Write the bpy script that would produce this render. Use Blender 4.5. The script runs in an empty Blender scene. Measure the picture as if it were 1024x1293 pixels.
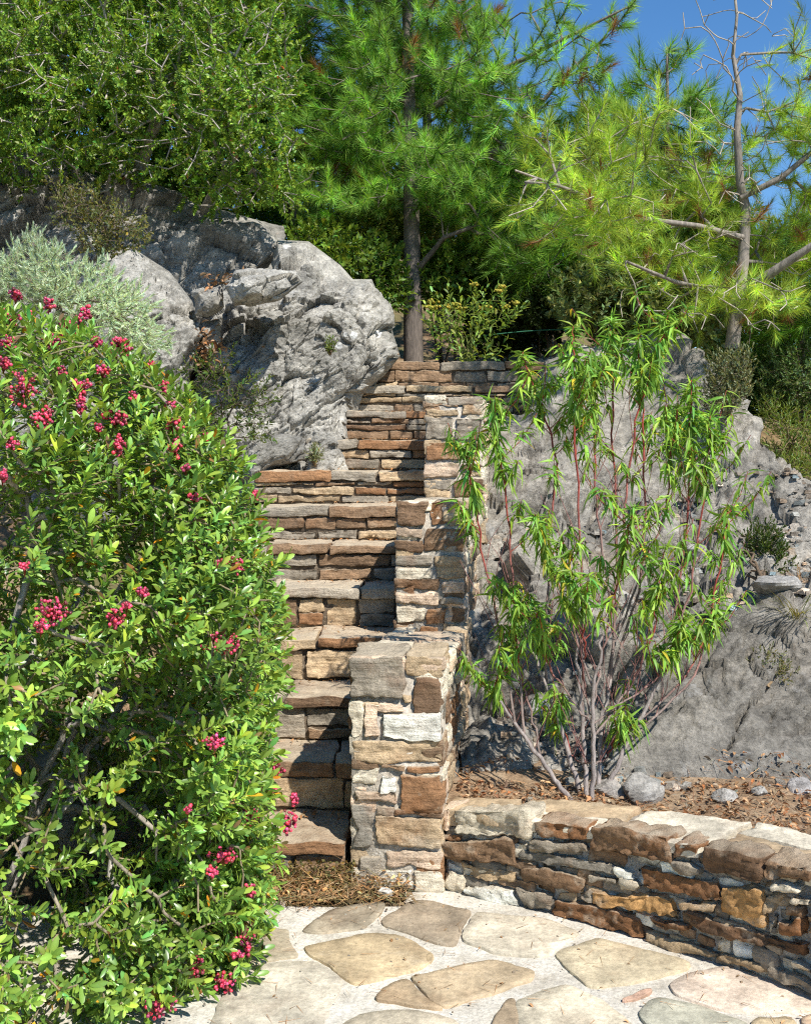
import bpy, math, time
import numpy as np
from mathutils import Vector
T0 = time.time()
rng = np.random.default_rng(11)
SC = bpy.context.scene
COL = SC.collection
F, CX, HY, CZ = 1362.0, 512.0, 580.0, 1.48       # lens in photo pixels, eye level, camera height (m)

def P(px, py, Y):                                  # photo pixel + distance -> point
    px, py, Y = np.asarray(px, float), np.asarray(py, float), np.asarray(Y, float)
    return np.stack(np.broadcast_arrays((px-CX)*Y/F, Y, CZ-(py-HY)*Y/F), -1)
def PG(px, py, z=0.0):                             # photo pixel -> point at height z
    return P(px, py, F*(CZ-z)/(np.asarray(py, float)-HY))
def C(r, g, b):                                    # sRGB bytes -> linear
    v = np.array([r, g, b])/255.0
    return np.where(v <= .04045, v/12.92, ((v+.055)/1.055)**2.4)
def nrm(v):
    return v/np.maximum(np.linalg.norm(v, axis=-1, keepdims=True), 1e-9)

# ------------------------------------------------------------------ noise
def _hash(ix, iy, iz, s):
    h = (ix.astype(np.uint32)*np.uint32(374761393) + iy.astype(np.uint32)*np.uint32(668265263)
         + iz.astype(np.uint32)*np.uint32(2147483647) + np.uint32(s*144665 & 0xffffffff))
    h = (h ^ (h >> np.uint32(13)))*np.uint32(1274126177)
    h = (h ^ (h >> np.uint32(16)))*np.uint32(2246822519)
    return h ^ (h >> np.uint32(15))
def _h01(ix, iy, iz, s):
    return _hash(ix, iy, iz, s).astype(np.float64)/4294967295.0
def noise(p, s=0):                                 # value noise in -1..1
    p = np.asarray(p, float); i = np.floor(p).astype(np.int64); f = p-i
    f = f*f*f*(f*(f*6-15)+10)
    x, y, z = i[..., 0], i[..., 1], i[..., 2]; r = 0
    for a in (0, 1):
        wx = f[..., 0] if a else 1-f[..., 0]
        for b in (0, 1):
            wy = f[..., 1] if b else 1-f[..., 1]
            for c in (0, 1):
                wz = f[..., 2] if c else 1-f[..., 2]
                r = r + wx*wy*wz*_h01(x+a, y+b, z+c, s)
    return r*2-1
def fbm(p, o=4, s=0, g=.5):
    r = 0; a = 1.; t = 0.
    for k in range(o):
        r = r+a*noise(p*(2.03**k)+k*17.3, s+k); t += a; a *= g
    return r/t
def worley(p, s=0):                                # F1, F2, nearest cell centre, cell ints
    p = np.asarray(p, float); i = np.floor(p).astype(np.int64)
    f1 = np.full(p.shape[:-1], 9.); f2 = f1.copy(); cc = np.zeros_like(p); ci = np.zeros_like(i)
    for a in (-1, 0, 1):
        for b in (-1, 0, 1):
            for c in (-1, 0, 1):
                j = i+np.array([a, b, c])
                q = j+np.stack([_h01(j[..., 0], j[..., 1], j[..., 2], s+k) for k in (1, 2, 3)], -1)
                d = np.linalg.norm(p-q, axis=-1); m = d < f1
                f2 = np.where(m, f1, np.minimum(f2, d)); f1 = np.where(m, d, f1)
                cc[m] = q[m]; ci[m] = j[m]
    return f1, f2, cc, ci
_ca, _sa = math.cos(.62), math.sin(.62)
def bed(p): return np.stack([p[..., 0]*_ca+p[..., 2]*_sa, p[..., 1], -p[..., 0]*_sa+p[..., 2]*_ca], -1)   # tilted bedding
def facets(p, freq, tilt, off, s, aniso=(1, 1, 1)):  # broken-rock relief: every cell a tilted plane
    q = p*freq*np.array(aniso)
    q = q+.12*np.stack([noise(q*1.7+9*k, s+40+k) for k in range(3)], -1)
    f1, f2, cc, ci = worley(q, s)
    h = [_h01(ci[..., 0], ci[..., 1], ci[..., 2], s+k)*2-1 for k in (11, 12, 13, 14)]
    d = q-cc
    r = tilt*(d[..., 0]*h[0]+d[..., 1]*h[1]+d[..., 2]*h[2])+off*h[3]
    return r, np.clip((f2-f1)/.12, 0, 1)

# ------------------------------------------------------------------ mesh building
class MB:
    def __init__(s): s.V = []; s.T = []; s.Q = []; s.C = []; s.n = 0
    def add(s, V, faces, col):
        V = np.asarray(V, np.float32).reshape(-1, 3); faces = np.asarray(faces, np.int32)
        col = np.asarray(col, np.float32)
        if col.ndim == 1: col = np.broadcast_to(col, (len(V), 3))
        s.V.append(V); s.C.append(col.reshape(-1, 3))
        (s.T if faces.shape[1] == 3 else s.Q).append(faces+s.n); s.n += len(V)
    def add2(s, V, tris, quads, col):
        n = s.n; s.add(V, tris if len(tris) else np.zeros((0, 3), int), col)
        if len(quads): s.Q.append(np.asarray(quads, np.int32)+n)
def obj(name, mb, mat, parent=None, smooth=True, loc=None):
    V = np.concatenate(mb.V); Cc = np.concatenate(mb.C)
    T = np.concatenate(mb.T) if mb.T else np.zeros((0, 3), np.int32)
    Q = np.concatenate(mb.Q) if mb.Q else np.zeros((0, 4), np.int32)
    if parent is not None:
        V = V-np.array(parent.location, np.float32)
    elif loc is not None: V = V-np.array(loc, np.float32)
    me = bpy.data.meshes.new(name)
    me.vertices.add(len(V)); me.vertices.foreach_set('co', V.astype(np.float32).ravel())
    loops = np.concatenate([T.ravel(), Q.ravel()]).astype(np.int32)
    me.loops.add(len(loops)); me.loops.foreach_set('vertex_index', loops)
    nf = len(T)+len(Q); tot = np.concatenate([np.full(len(T), 3), np.full(len(Q), 4)]).astype(np.int32)
    st = np.concatenate([[0], np.cumsum(tot)[:-1]]).astype(np.int32)
    me.polygons.add(nf); me.polygons.foreach_set('loop_start', st); me.polygons.foreach_set('loop_total', tot)
    me.polygons.foreach_set('use_smooth', np.full(nf, smooth))
    a = me.attributes.new('col', 'FLOAT_COLOR', 'POINT')
    a.data.foreach_set('color', np.concatenate([Cc, np.ones((len(Cc), 1), np.float32)], 1).astype(np.float32).ravel())
    me.update(calc_edges=True); me.validate()
    me.materials.append(mat)
    o = bpy.data.objects.new(name, me); COL.objects.link(o)
    if parent is not None: o.parent = parent
    elif loc is not None: o.location = loc
    return o
def tag(o, label, cat, group=None):
    o['label'] = label; o['category'] = cat; o['kind'] = 'thing'
    if group: o['group'] = group
    return o
def thing(name, loc, label, cat, group=None):
    o = bpy.data.objects.new(name, None); COL.objects.link(o); o.location = [float(v) for v in loc]
    o.empty_display_size = .1
    return tag(o, label, cat, group)
def kind(o, k): o['kind'] = k; return o

def grid_faces(nu, nv, flip=False):
    a = np.arange(nu-1)[:, None]*nv+np.arange(nv-1)[None]; a = a.ravel()
    f = np.stack([a, a+nv, a+nv+1, a+1], 1)
    return f[:, ::-1] if flip else f

# ------------------------------------------------------------------ materials
def mat(name):
    m = bpy.data.materials.new(name); m.use_nodes = True; nt = m.node_tree
    return m, nt, nt.nodes, nt.links, nt.nodes['Principled BSDF']
def nz(nt, co, scale, detail=5, rough=.6, vec=None):
    n = nt.nodes.new('ShaderNodeTexNoise'); n.inputs['Scale'].default_value = scale
    n.inputs['Detail'].default_value = detail; n.inputs['Roughness'].default_value = rough
    nt.links.new(co, n.inputs['Vector']); return n.outputs['Fac']
def ramp(nt, fac, stops):
    n = nt.nodes.new('ShaderNodeValToRGB'); e = n.color_ramp.elements
    while len(e) < len(stops): e.new(.5)
    for k, (p, c) in enumerate(stops):
        e[k].position = p; e[k].color = (*c, 1) if len(c) == 3 else c
    nt.links.new(fac, n.inputs['Fac']); return n.outputs['Color']
def mix(nt, mode, fac, a, b):
    n = nt.nodes.new('ShaderNodeMix'); n.data_type = 'RGBA'; n.blend_type = mode
    for s, v in ((n.inputs[0], fac), (n.inputs[6], a), (n.inputs[7], b)):
        if isinstance(v, (int, float)): s.default_value = v
        elif isinstance(v, tuple) or isinstance(v, np.ndarray): s.default_value = (*[float(x) for x in v], 1)
        else: nt.links.new(v, s)
    return n.outputs[2]
def math_(nt, op, a, b):
    n = nt.nodes.new('ShaderNodeMath'); n.operation = op
    for s, v in ((n.inputs[0], a), (n.inputs[1], b)):
        if isinstance(v, (int, float)): s.default_value = v
        else: nt.links.new(v, s)
    return n.outputs[0]
def gmap(nt, scale=(1, 1, 1), rot=(0, 0, 0)):
    g = nt.nodes.new('ShaderNodeNewGeometry'); m = nt.nodes.new('ShaderNodeMapping')
    m.inputs['Scale'].default_value = scale; m.inputs['Rotation'].default_value = rot
    nt.links.new(g.outputs['Position'], m.inputs['Vector']); return m.outputs[0]
def attr(nt):
    a = nt.nodes.new('ShaderNodeAttribute'); a.attribute_name = 'col'; return a.outputs['Color']
def bump(nt, b, h, strength, dist):
    n = nt.nodes.new('ShaderNodeBump'); n.inputs['Strength'].default_value = strength; n.inputs['Distance'].default_value = dist
    nt.links.new(h, n.inputs['Height']); nt.links.new(n.outputs[0], b.inputs['Normal'])
G3 = lambda v: (v, v, v)

def stone_material(name, rust=.55, pale=.35, stri=(7, 7, 55), pit=.8, bst=.9, bd=.018, dust=.6):
    m, nt, N, L, b = mat(name)
    p = gmap(nt); ps = gmap(nt, stri)
    c = mix(nt, 'MULTIPLY', 1.0, attr(nt), G3(1.22))
    n1 = nz(nt, p, 9, 6, .65); n2 = nz(nt, ps, 1.0, 5, .65); n3 = nz(nt, p, 5.3, 4, .6); n4 = nz(nt, p, 60, 6, .8)
    c = mix(nt, 'MULTIPLY', 1.0, c, ramp(nt, n1, [(.25, G3(.62)), (.75, G3(1.35))]))
    c = mix(nt, 'MULTIPLY', .75, c, ramp(nt, n2, [(.3, G3(.6)), (.7, G3(1.35))]))
    c = mix(nt, 'MIX', math_(nt, 'MULTIPLY', ramp(nt, n3, [(.52, G3(0)), (.68, G3(1))]), rust), c, tuple(C(140, 88, 46)))
    n5 = nz(nt, p, 7.7, 6, .7)
    c = mix(nt, 'MIX', math_(nt, 'MULTIPLY', ramp(nt, n5, [(.56, G3(0)), (.66, G3(1))]), pale), c, tuple(C(205, 190, 165)))
    n6 = nz(nt, p, 14.0, 5, .7)
    c = mix(nt, 'MULTIPLY', pit, c, ramp(nt, n6, [(.28, G3(.42)), (.42, G3(1))]))
    c = mix(nt, 'MULTIPLY', .6, c, ramp(nt, n4, [(.32, G3(.5)), (.66, G3(1.4))]))
    g = N.new('ShaderNodeNewGeometry'); sx = N.new('ShaderNodeSeparateXYZ'); L.new(g.outputs['Normal'], sx.inputs[0])
    dm = math_(nt, 'MULTIPLY', ramp(nt, sx.outputs[2], [(.75, G3(0)), (.97, G3(1))]), math_(nt, 'MULTIPLY', ramp(nt, n1, [(.3, G3(.35)), (.6, G3(1))]), dust))
    c = mix(nt, 'MIX', dm, c, tuple(C(208, 190, 162)))       # pale dust and wear lying on level tops
    L.new(c, b.inputs['Base Color']); b.inputs['Roughness'].default_value = .85
    b.inputs['Specular IOR Level'].default_value = .25
    h = math_(nt, 'ADD', math_(nt, 'MULTIPLY', n2, .8), math_(nt, 'ADD', math_(nt, 'MULTIPLY', n1, .9), math_(nt, 'MULTIPLY', n4, .8)))
    bump(nt, b, h, bst, bd)
    return m
def rock_material(name):
    m, nt, N, L, b = mat(name)
    p = gmap(nt); ps = gmap(nt, (3, 3, 9), (.5, .5, .2))
    c = attr(nt)
    n1 = nz(nt, p, 2.6, 8, .65); n2 = nz(nt, ps, 2.2, 8, .7); n3 = nz(nt, p, 22, 6, .7); n4 = nz(nt, p, 5, 7, .7); n5 = nz(nt, p, 85, 6, .8)
    c = mix(nt, 'MULTIPLY', 1., c, ramp(nt, n1, [(.3, G3(.66)), (.7, G3(1.3))]))
    c = mix(nt, 'MULTIPLY', .8, c, ramp(nt, n2, [(.3, G3(.58)), (.68, G3(1.35))]))
    c = mix(nt, 'MULTIPLY', .7, c, ramp(nt, n3, [(.32, G3(.5)), (.62, G3(1.3))]))
    c = mix(nt, 'MULTIPLY', .7, c, ramp(nt, n5, [(.34, G3(.55)), (.64, G3(1.35))]))
    c = mix(nt, 'MIX', math_(nt, 'MULTIPLY', ramp(nt, n4, [(.60, G3(0)), (.70, G3(1))]), .45), c, tuple(C(205, 203, 198)))
    n6 = nz(nt, p, 3.7, 6, .75)
    c = mix(nt, 'MIX', math_(nt, 'MULTIPLY', ramp(nt, n6, [(.63, G3(0)), (.73, G3(1))]), .5), c, tuple(C(160, 118, 74)))
    v = N.new('ShaderNodeTexVoronoi'); v.feature = 'DISTANCE_TO_EDGE'; v.inputs['Scale'].default_value = 3.4
    wv = N.new('ShaderNodeVectorMath'); wv.operation = 'ADD'
    nn = N.new('ShaderNodeTexNoise'); nn.inputs['Scale'].default_value = 4; nn.inputs['Detail'].default_value = 5; L.new(p, nn.inputs['Vector'])
    sc_ = N.new('ShaderNodeVectorMath'); sc_.operation = 'SCALE'; sc_.inputs['Scale'].default_value = .35; L.new(nn.outputs['Color'], sc_.inputs[0])
    L.new(p, wv.inputs[0]); L.new(sc_.outputs[0], wv.inputs[1]); L.new(wv.outputs[0], v.inputs['Vector'])
    cr = ramp(nt, v.outputs['Distance'], [(0, G3(0)), (.022, G3(1))])
    c = mix(nt, 'MULTIPLY', .12, c, cr)
    b.inputs['Roughness'].default_value = .9; b.inputs['Specular IOR Level'].default_value = .2
    def plates(scale, k):
        vv = N.new('ShaderNodeTexVoronoi'); vv.inputs['Scale'].default_value = scale; L.new(wv.outputs[0], vv.inputs['Vector'])
        sp = N.new('ShaderNodeSeparateColor'); L.new(vv.outputs['Color'], sp.inputs[0]); return sp.outputs[0]
    pa = plates(9, 0); pb = plates(24, 1)
    c = mix(nt, 'MULTIPLY', .35, c, ramp(nt, pa, [(0, G3(.72)), (1, G3(1.25))]))
    L.new(c, b.inputs['Base Color'])
    n2 = math_(nt, 'ADD', math_(nt, 'MULTIPLY', n2, .45), math_(nt, 'ADD', math_(nt, 'MULTIPLY', pa, .35), math_(nt, 'MULTIPLY', pb, .2)))
    h = math_(nt, 'ADD', math_(nt, 'MULTIPLY', n2, 1.), math_(nt, 'ADD', math_(nt, 'MULTIPLY', n3, .5), math_(nt, 'ADD', math_(nt, 'MULTIPLY', cr, .05), math_(nt, 'MULTIPLY', n5, .45))))
    bump(nt, b, h, .9, .03)
    return m
def ground_material(name, c0, c1, c2, sc=6, bs=.02, fine=60):
    m, nt, N, L, b = mat(name)
    p = gmap(nt); n1 = nz(nt, p, sc, 8, .7); n2 = nz(nt, p, fine, 5, .7); n3 = nz(nt, p, sc*.3, 4, .6)
    c = ramp(nt, n1, [(.3, tuple(c0)), (.5, tuple(c1)), (.72, tuple(c2))])
    c = mix(nt, 'MULTIPLY', .8, c, ramp(nt, n2, [(.3, G3(.6)), (.7, G3(1.3))]))
    c = mix(nt, 'MULTIPLY', .5, c, ramp(nt, n3, [(.3, G3(.75)), (.7, G3(1.2))]))
    L.new(c, b.inputs['Base Color']); b.inputs['Roughness'].default_value = .95; b.inputs['Specular IOR Level'].default_value = .15
    bump(nt, b, math_(nt, 'ADD', n1, math_(nt, 'MULTIPLY', n2, .5)), .8, bs)
    return m
def leaf_material(name, trans=.3, rough=.45, spec=.4, shift=(1.15, 1.1, .6)):
    m, nt, N, L, b = mat(name)
    c = attr(nt); L.new(c, b.inputs['Base Color'])
    b.inputs['Roughness'].default_value = rough; b.inputs['Specular IOR Level'].default_value = spec
    t = N.new('ShaderNodeBsdfTranslucent'); L.new(mix(nt, 'MULTIPLY', 1., c, shift), t.inputs['Color'])
    mx = N.new('ShaderNodeMixShader'); mx.inputs[0].default_value = trans
    L.new(b.outputs[0], mx.inputs[1]); L.new(t.outputs[0], mx.inputs[2]); L.new(mx.outputs[0], N['Material Output'].inputs['Surface'])
    return m
def bark_material(name, sc=40, str_=(1, 1, .25)):
    m, nt, N, L, b = mat(name)
    p = gmap(nt, str_); n1 = nz(nt, p, sc, 6, .7); n2 = nz(nt, p, sc*.25, 4, .6)
    c = mix(nt, 'MULTIPLY', 1., attr(nt), ramp(nt, n1, [(.3, G3(.5)), (.7, G3(1.35))]))
    c = mix(nt, 'MULTIPLY', .6, c, ramp(nt, n2, [(.3, G3(.6)), (.7, G3(1.3))]))
    L.new(c, b.inputs['Base Color']); b.inputs['Roughness'].default_value = .85
    bump(nt, b, n1, .8, .01); return m
def plain_material(name, rough=.5, spec=.4, sub=0):
    m, nt, N, L, b = mat(name)
    p = gmap(nt); n1 = nz(nt, p, 60, 4, .6)
    L.new(mix(nt, 'MULTIPLY', .5, attr(nt), ramp(nt, n1, [(.3, G3(.75)), (.7, G3(1.2))])), b.inputs['Base Color'])
    b.inputs['Roughness'].default_value = rough; b.inputs['Specular IOR Level'].default_value = spec
    return m
M_STONE = stone_material('masonry_stone', .4, .5)
M_STEP = stone_material('step_stone', .3, .25, dust=.95)
M_ROCK = rock_material('limestone')
M_FLAG = stone_material('flagstone', .16, .3, (5, 5, 5), .45, .7, .008, 0.)
M_MORTAR = ground_material('mortar', C(178, 168, 150), C(206, 198, 182), C(222, 215, 202), 7, .010, 90)
M_WALLMORTAR = ground_material('wall_mortar', C(150, 138, 122), C(188, 177, 160), C(214, 205, 190), 22, .02, 80)
M_JOINT = ground_material('joint_dirt', C(76, 64, 52), C(110, 96, 80), C(150, 136, 116), 14, .02, 80)
M_SOIL = ground_material('soil', C(118, 94, 72), C(158, 132, 104), C(188, 166, 138), 7, .03)
M_HILL = ground_material('hillside', C(58, 62, 30), C(98, 92, 52), C(140, 126, 84), 1.3, .06, 12)
M_LEAF = leaf_material('glossy_leaf', .3, .34, .55)
M_OAK = leaf_material('oak_leaf', .38, .45, .4)
M_NEEDLE = leaf_material('pine_needle', .4, .5, .35)
M_SAP = leaf_material('sapling_leaf', .35, .45, .35)
M_DRY = leaf_material('dry_leaf', .2, .8, .15, (1.1, .9, .6))
M_BARK = bark_material('bark')
M_TWIG = bark_material('twig_bark', 90)
M_BERRY = plain_material('berry_skin', .3, .5)
M_PLAIN = plain_material('plain_skin', .6, .3)

# ------------------------------------------------------------------ plant kit
def leaf_template(wid, rows=(0, .3, .65, 1), fold=.25, curl=.25, wprof=None, tint=1.12):
    wprof = wprof or {0: .0, .3: .85, .65: 1., 1: 0}
    V = []; idx = []; tm = []
    for t in rows:
        w = wprof[t]*wid/2; z = -curl*t*t
        if w == 0: idx.append((len(V),)); V.append((0, t, z)); tm.append(1)
        else:
            idx.append((len(V), len(V)+1, len(V)+2)); V += [(-w, t, z+fold*w), (0, t, z), (w, t, z+fold*w)]; tm += [.95, tint, .95]
    T, Q = [], []
    for a, b in zip(idx[:-1], idx[1:]):
        if len(a) == 1 and len(b) == 3: T += [(a[0], b[1], b[0]), (a[0], b[2], b[1])]
        elif len(a) == 3 and len(b) == 1: T += [(a[0], a[1], b[0]), (a[1], a[2], b[0])]
        else: Q += [(a[0], a[1], b[1], b[0]), (a[1], a[2], b[2], b[1])]
    return np.array(V, float), np.array(T, int).reshape(-1, 3), np.array(Q, int).reshape(-1, 4), np.array(tm)
L_BROAD = leaf_template(.37, (0, .25, .6, .88, 1), .25, .2, {0: 0, .25: .66, .6: 1., .88: .62, 1: 0})
L_LANCE = [leaf_template(.18, (0, .2, .45, .75, 1), .45, c, {0: 0, .2: .75, .45: 1., .75: .6, 1: 0}) for c in (.45, .8, 1.15)]
L_OVAL = leaf_template(.6, (0, .5, 1), .3, .12, {0: 0, .5: 1, 1: 0})
L_CURL = leaf_template(.45, (0, .3, .65, 1), .7, .5)
L_NEEDLE = (np.array([(-.5, 0, 0), (.5, 0, 0), (0, 1, -.06)], float), np.array([(0, 1, 2)]), np.zeros((0, 4), int), np.array([1, 1, 1.05]))

def scatter(mb, tpl, pos, ydir, zdir, size, col, width=None):
    V, T, Q, tm = tpl; N = len(pos)
    if N == 0: return
    y = nrm(ydir); z = zdir-np.sum(zdir*y, -1, keepdims=True)*y; z = nrm(z); x = np.cross(y, z)
    size = np.broadcast_to(size, (N,)); width = size if width is None else np.broadcast_to(width, (N,))
    W = (pos[:, None]+V[None, :, 0:1]*(x*width[:, None])[:, None]+V[None, :, 1:2]*(y*size[:, None])[:, None]
         + V[None, :, 2:3]*(z*size[:, None])[:, None])
    off = (np.arange(N)*len(V))[:, None, None]
    cc = col[:, None, :]*tm[None, :, None]
    mb.add2(W.reshape(-1, 3), (T[None]+off).reshape(-1, 3), (Q[None]+off).reshape(-1, 4), cc.reshape(-1, 3))

def tint(base, N, bri=.25, hue=.12):
    base = np.asarray(base, float)
    b = np.exp(rng.normal(0, bri, (N, 1))); h = rng.normal(0, hue, (N, 1))
    return np.clip(base[None]*b*np.concatenate([1+h*1.6, 1+h*.3, 1-h*.8], 1), .004, .9)

def shoot(tips, dirs, n, L, phi, wob=.25):          # n leaves spiralling along a shoot that ends at each tip
    N = len(tips); d = nrm(dirs)
    ref = np.where(np.abs(d[:, 2:3]) > .9, np.array([[1., 0, 0]]), np.array([[0, 0, 1.]]))
    u = nrm(np.cross(d, ref)); v = np.cross(d, u)
    k = np.arange(n)[None, :]+rng.random((N, 1))*9
    t = (np.arange(n)/max(n-1, 1))[None, :]+np.zeros((N, 1))
    a = k*2.39996+rng.normal(0, .3, (N, n))
    ph = np.radians(phi[0]+(phi[1]-phi[0])*t+rng.normal(0, 9, (N, n)))
    L = np.broadcast_to(L, (N,))[:, None]
    pos = tips[:, None]-d[:, None]*(L*t)[..., None]
    rad = u[:, None]*np.cos(a)[..., None]+v[:, None]*np.sin(a)[..., None]
    ld = d[:, None]*np.cos(ph)[..., None]+rad*np.sin(ph)[..., None]
    ln = d[:, None]*np.sin(ph)[..., None]-rad*np.cos(ph)[..., None]+rng.normal(0, wob, (N, n, 3))
    return pos.reshape(-1, 3), ld.reshape(-1, 3), ln.reshape(-1, 3)

def tube(mb, pts, rad, sides, col):
    pts = np.asarray(pts, float); k = len(pts); t = nrm(np.gradient(pts, axis=0))
    ref = np.array([.31, .93, .17]) if abs(t[:, 2]).mean() > .6 else np.array([.1, .2, 1.])
    u = nrm(np.cross(t, ref)); v = np.cross(t, u)
    a = np.arange(sides)*2*np.pi/sides
    R = np.broadcast_to(rad, (k,))[:, None, None]
    V = pts[:, None]+R*(u[:, None]*np.cos(a)[None, :, None]+v[:, None]*np.sin(a)[None, :, None])
    i = np.arange(k-1)[:, None]*sides; j = np.arange(sides)[None]; j2 = (j+1) % sides
    f = np.stack([i+j, i+j2, i+sides+j2, i+sides+j], -1).reshape(-1, 4)
    col = np.asarray(col, float)
    mb.add(V.reshape(-1, 3), f, col if col.ndim == 1 else np.repeat(col, sides, 0))

class Tree:
    def __init__(s, trunks, rad):                   # trunks: polylines; rad: radius along each
        s.p = []; s.par = []; s.d = []; s.r0 = []; s.len = []; s.tips = []
        for pl, rr in zip(trunks, rad):
            pl = np.asarray(pl, float); prev = -1
            for k, q in enumerate(pl):
                dd = nrm(pl[min(k+1, len(pl)-1)]-pl[max(k-1, 0)])
                s.p.append(q); s.par.append(prev); s.d.append(dd); s.r0.append(rr[0]+(rr[1]-rr[0])*k/max(len(pl)-1, 1))
                s.len.append(0.); prev = len(s.p)-1
    def grow(s, targets, step=.12, jit=.02, bias=.5, lenw=.2, bend=.35, sort=True):
        targets = np.asarray(targets, float)
        if sort:
            base = np.array(s.p); o = np.argsort([np.min(np.linalg.norm(base-t, axis=1)) for t in targets])
        else: o = np.arange(len(targets))
        cap = len(s.p)+int(len(targets)*14)+50
        Pn = np.zeros((cap, 3)); Dn = np.zeros((cap, 3)); Ln = np.zeros(cap); n = len(s.p)
        Pn[:n] = s.p; Dn[:n] = s.d; Ln[:n] = s.len; out = np.zeros(len(targets), int)
        for ti in o:
            t = targets[ti]; d = t-Pn[:n]; dist = np.linalg.norm(d, axis=1)+1e-6
            cs = np.sum(d*Dn[:n], 1)/dist
            k = int(np.argmin(dist*(1+bias*(1-cs))+lenw*Ln[:n]))
            D = dist[k]; m = int(min(max(1, math.ceil(D/step)), 12)); c = Pn[k]+Dn[k]*D*bend; prev = k; a = Pn[k].copy()
            for q in range(1, m+1):
                w = q/m; pos = (1-w)**2*a+2*w*(1-w)*c+w*w*t
                if q < m: pos = pos+rng.normal(0, jit, 3)*min(1, D)
                Pn[n] = pos; Dn[n] = nrm(pos-Pn[prev]); Ln[n] = Ln[prev]+np.linalg.norm(pos-Pn[prev])
                s.par.append(prev); s.r0.append(0.); prev = n; n += 1
            out[ti] = prev
        s.p = [v for v in Pn[:n]]; s.d = [v for v in Dn[:n]]; s.len = list(Ln[:n]); s.tips += list(out)
        return Dn[out]
    def mesh(s, mb, r_tip, e=2.3, sides=5, col=(.2, .18, .16), rmax=None, tipcol=None):
        n = len(s.p); acc = np.zeros(n); par = np.array(s.par)
        child = np.zeros(n, int)
        for k in range(n):
            if par[k] >= 0: child[par[k]] += 1
        acc[child == 0] = r_tip**e
        for k in range(n-1, -1, -1):
            if par[k] >= 0: acc[par[k]] += acc[k]
        r = np.maximum(acc**(1/e), np.array(s.r0))
        if rmax: r = np.minimum(r, rmax)
        Pn = np.array(s.p); seen = np.zeros(n, bool)
        for k in np.where(child == 0)[0]:
            ch = [k]; seen[k] = True; q = par[k]
            while q >= 0:
                ch.append(q)
                if seen[q]: break
                seen[q] = True; q = par[q]
            if len(ch) < 2: continue
            ch = ch[::-1]; rr = r[ch].copy()
            if seen[ch[0]] and len(ch) > 1: rr[0] = min(rr[0], rr[1]*1.3)
            if tipcol is None: cc = np.asarray(col)
            else:
                w = np.clip((rr-r_tip)/(r_tip*3), 0, 1)[:, None]; cc = np.asarray(tipcol)*(1-w)+np.asarray(col)*w
            tube(mb, Pn[ch], rr, sides if rr.max() < .03 else sides+4, cc)

def blobs(lst):                                     # (px, py, Y, rx px, ry px, depth m) -> centres, radii
    c = []; r = []
    for px, py, Y, rx, ry, rd in lst: c.append(P(px, py, Y)); r.append((rx*Y/F, rd, ry*Y/F))
    return np.array(c), np.array(r)
def sample(bl, n, shell=.35, mind=0., lowcut=-1.):
    c, r = bl; w = (r[:, 0]*r[:, 1]*r[:, 2])**.8; w /= w.sum()
    out = []; tries = 0
    while len(out) < n and tries < 60:
        tries += 1; m = n*2; k = rng.choice(len(c), m, p=w); d = nrm(rng.normal(size=(m, 3)))
        rad = np.clip(1-np.abs(rng.normal(0, shell, m)), .0, 1)
        q = c[k]+d*r[k]*rad[:, None]; q = q[d[:, 2] > lowcut]
        if mind <= 0: out += list(q)
        else:
            for x in q:
                if len(out) >= n: break
                if not out or np.min(np.sum((np.array(out)-x)**2, 1)) > mind*mind: out.append(x)
            mind *= .93
    return np.array(out[:n])
def outward(bl, q):
    c, r = bl; e = (q[:, None]-c[None])/r[None]; k = np.argmin(np.linalg.norm(e, axis=2), 1)
    return nrm(e[np.arange(len(q)), k]/r[k])

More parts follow.
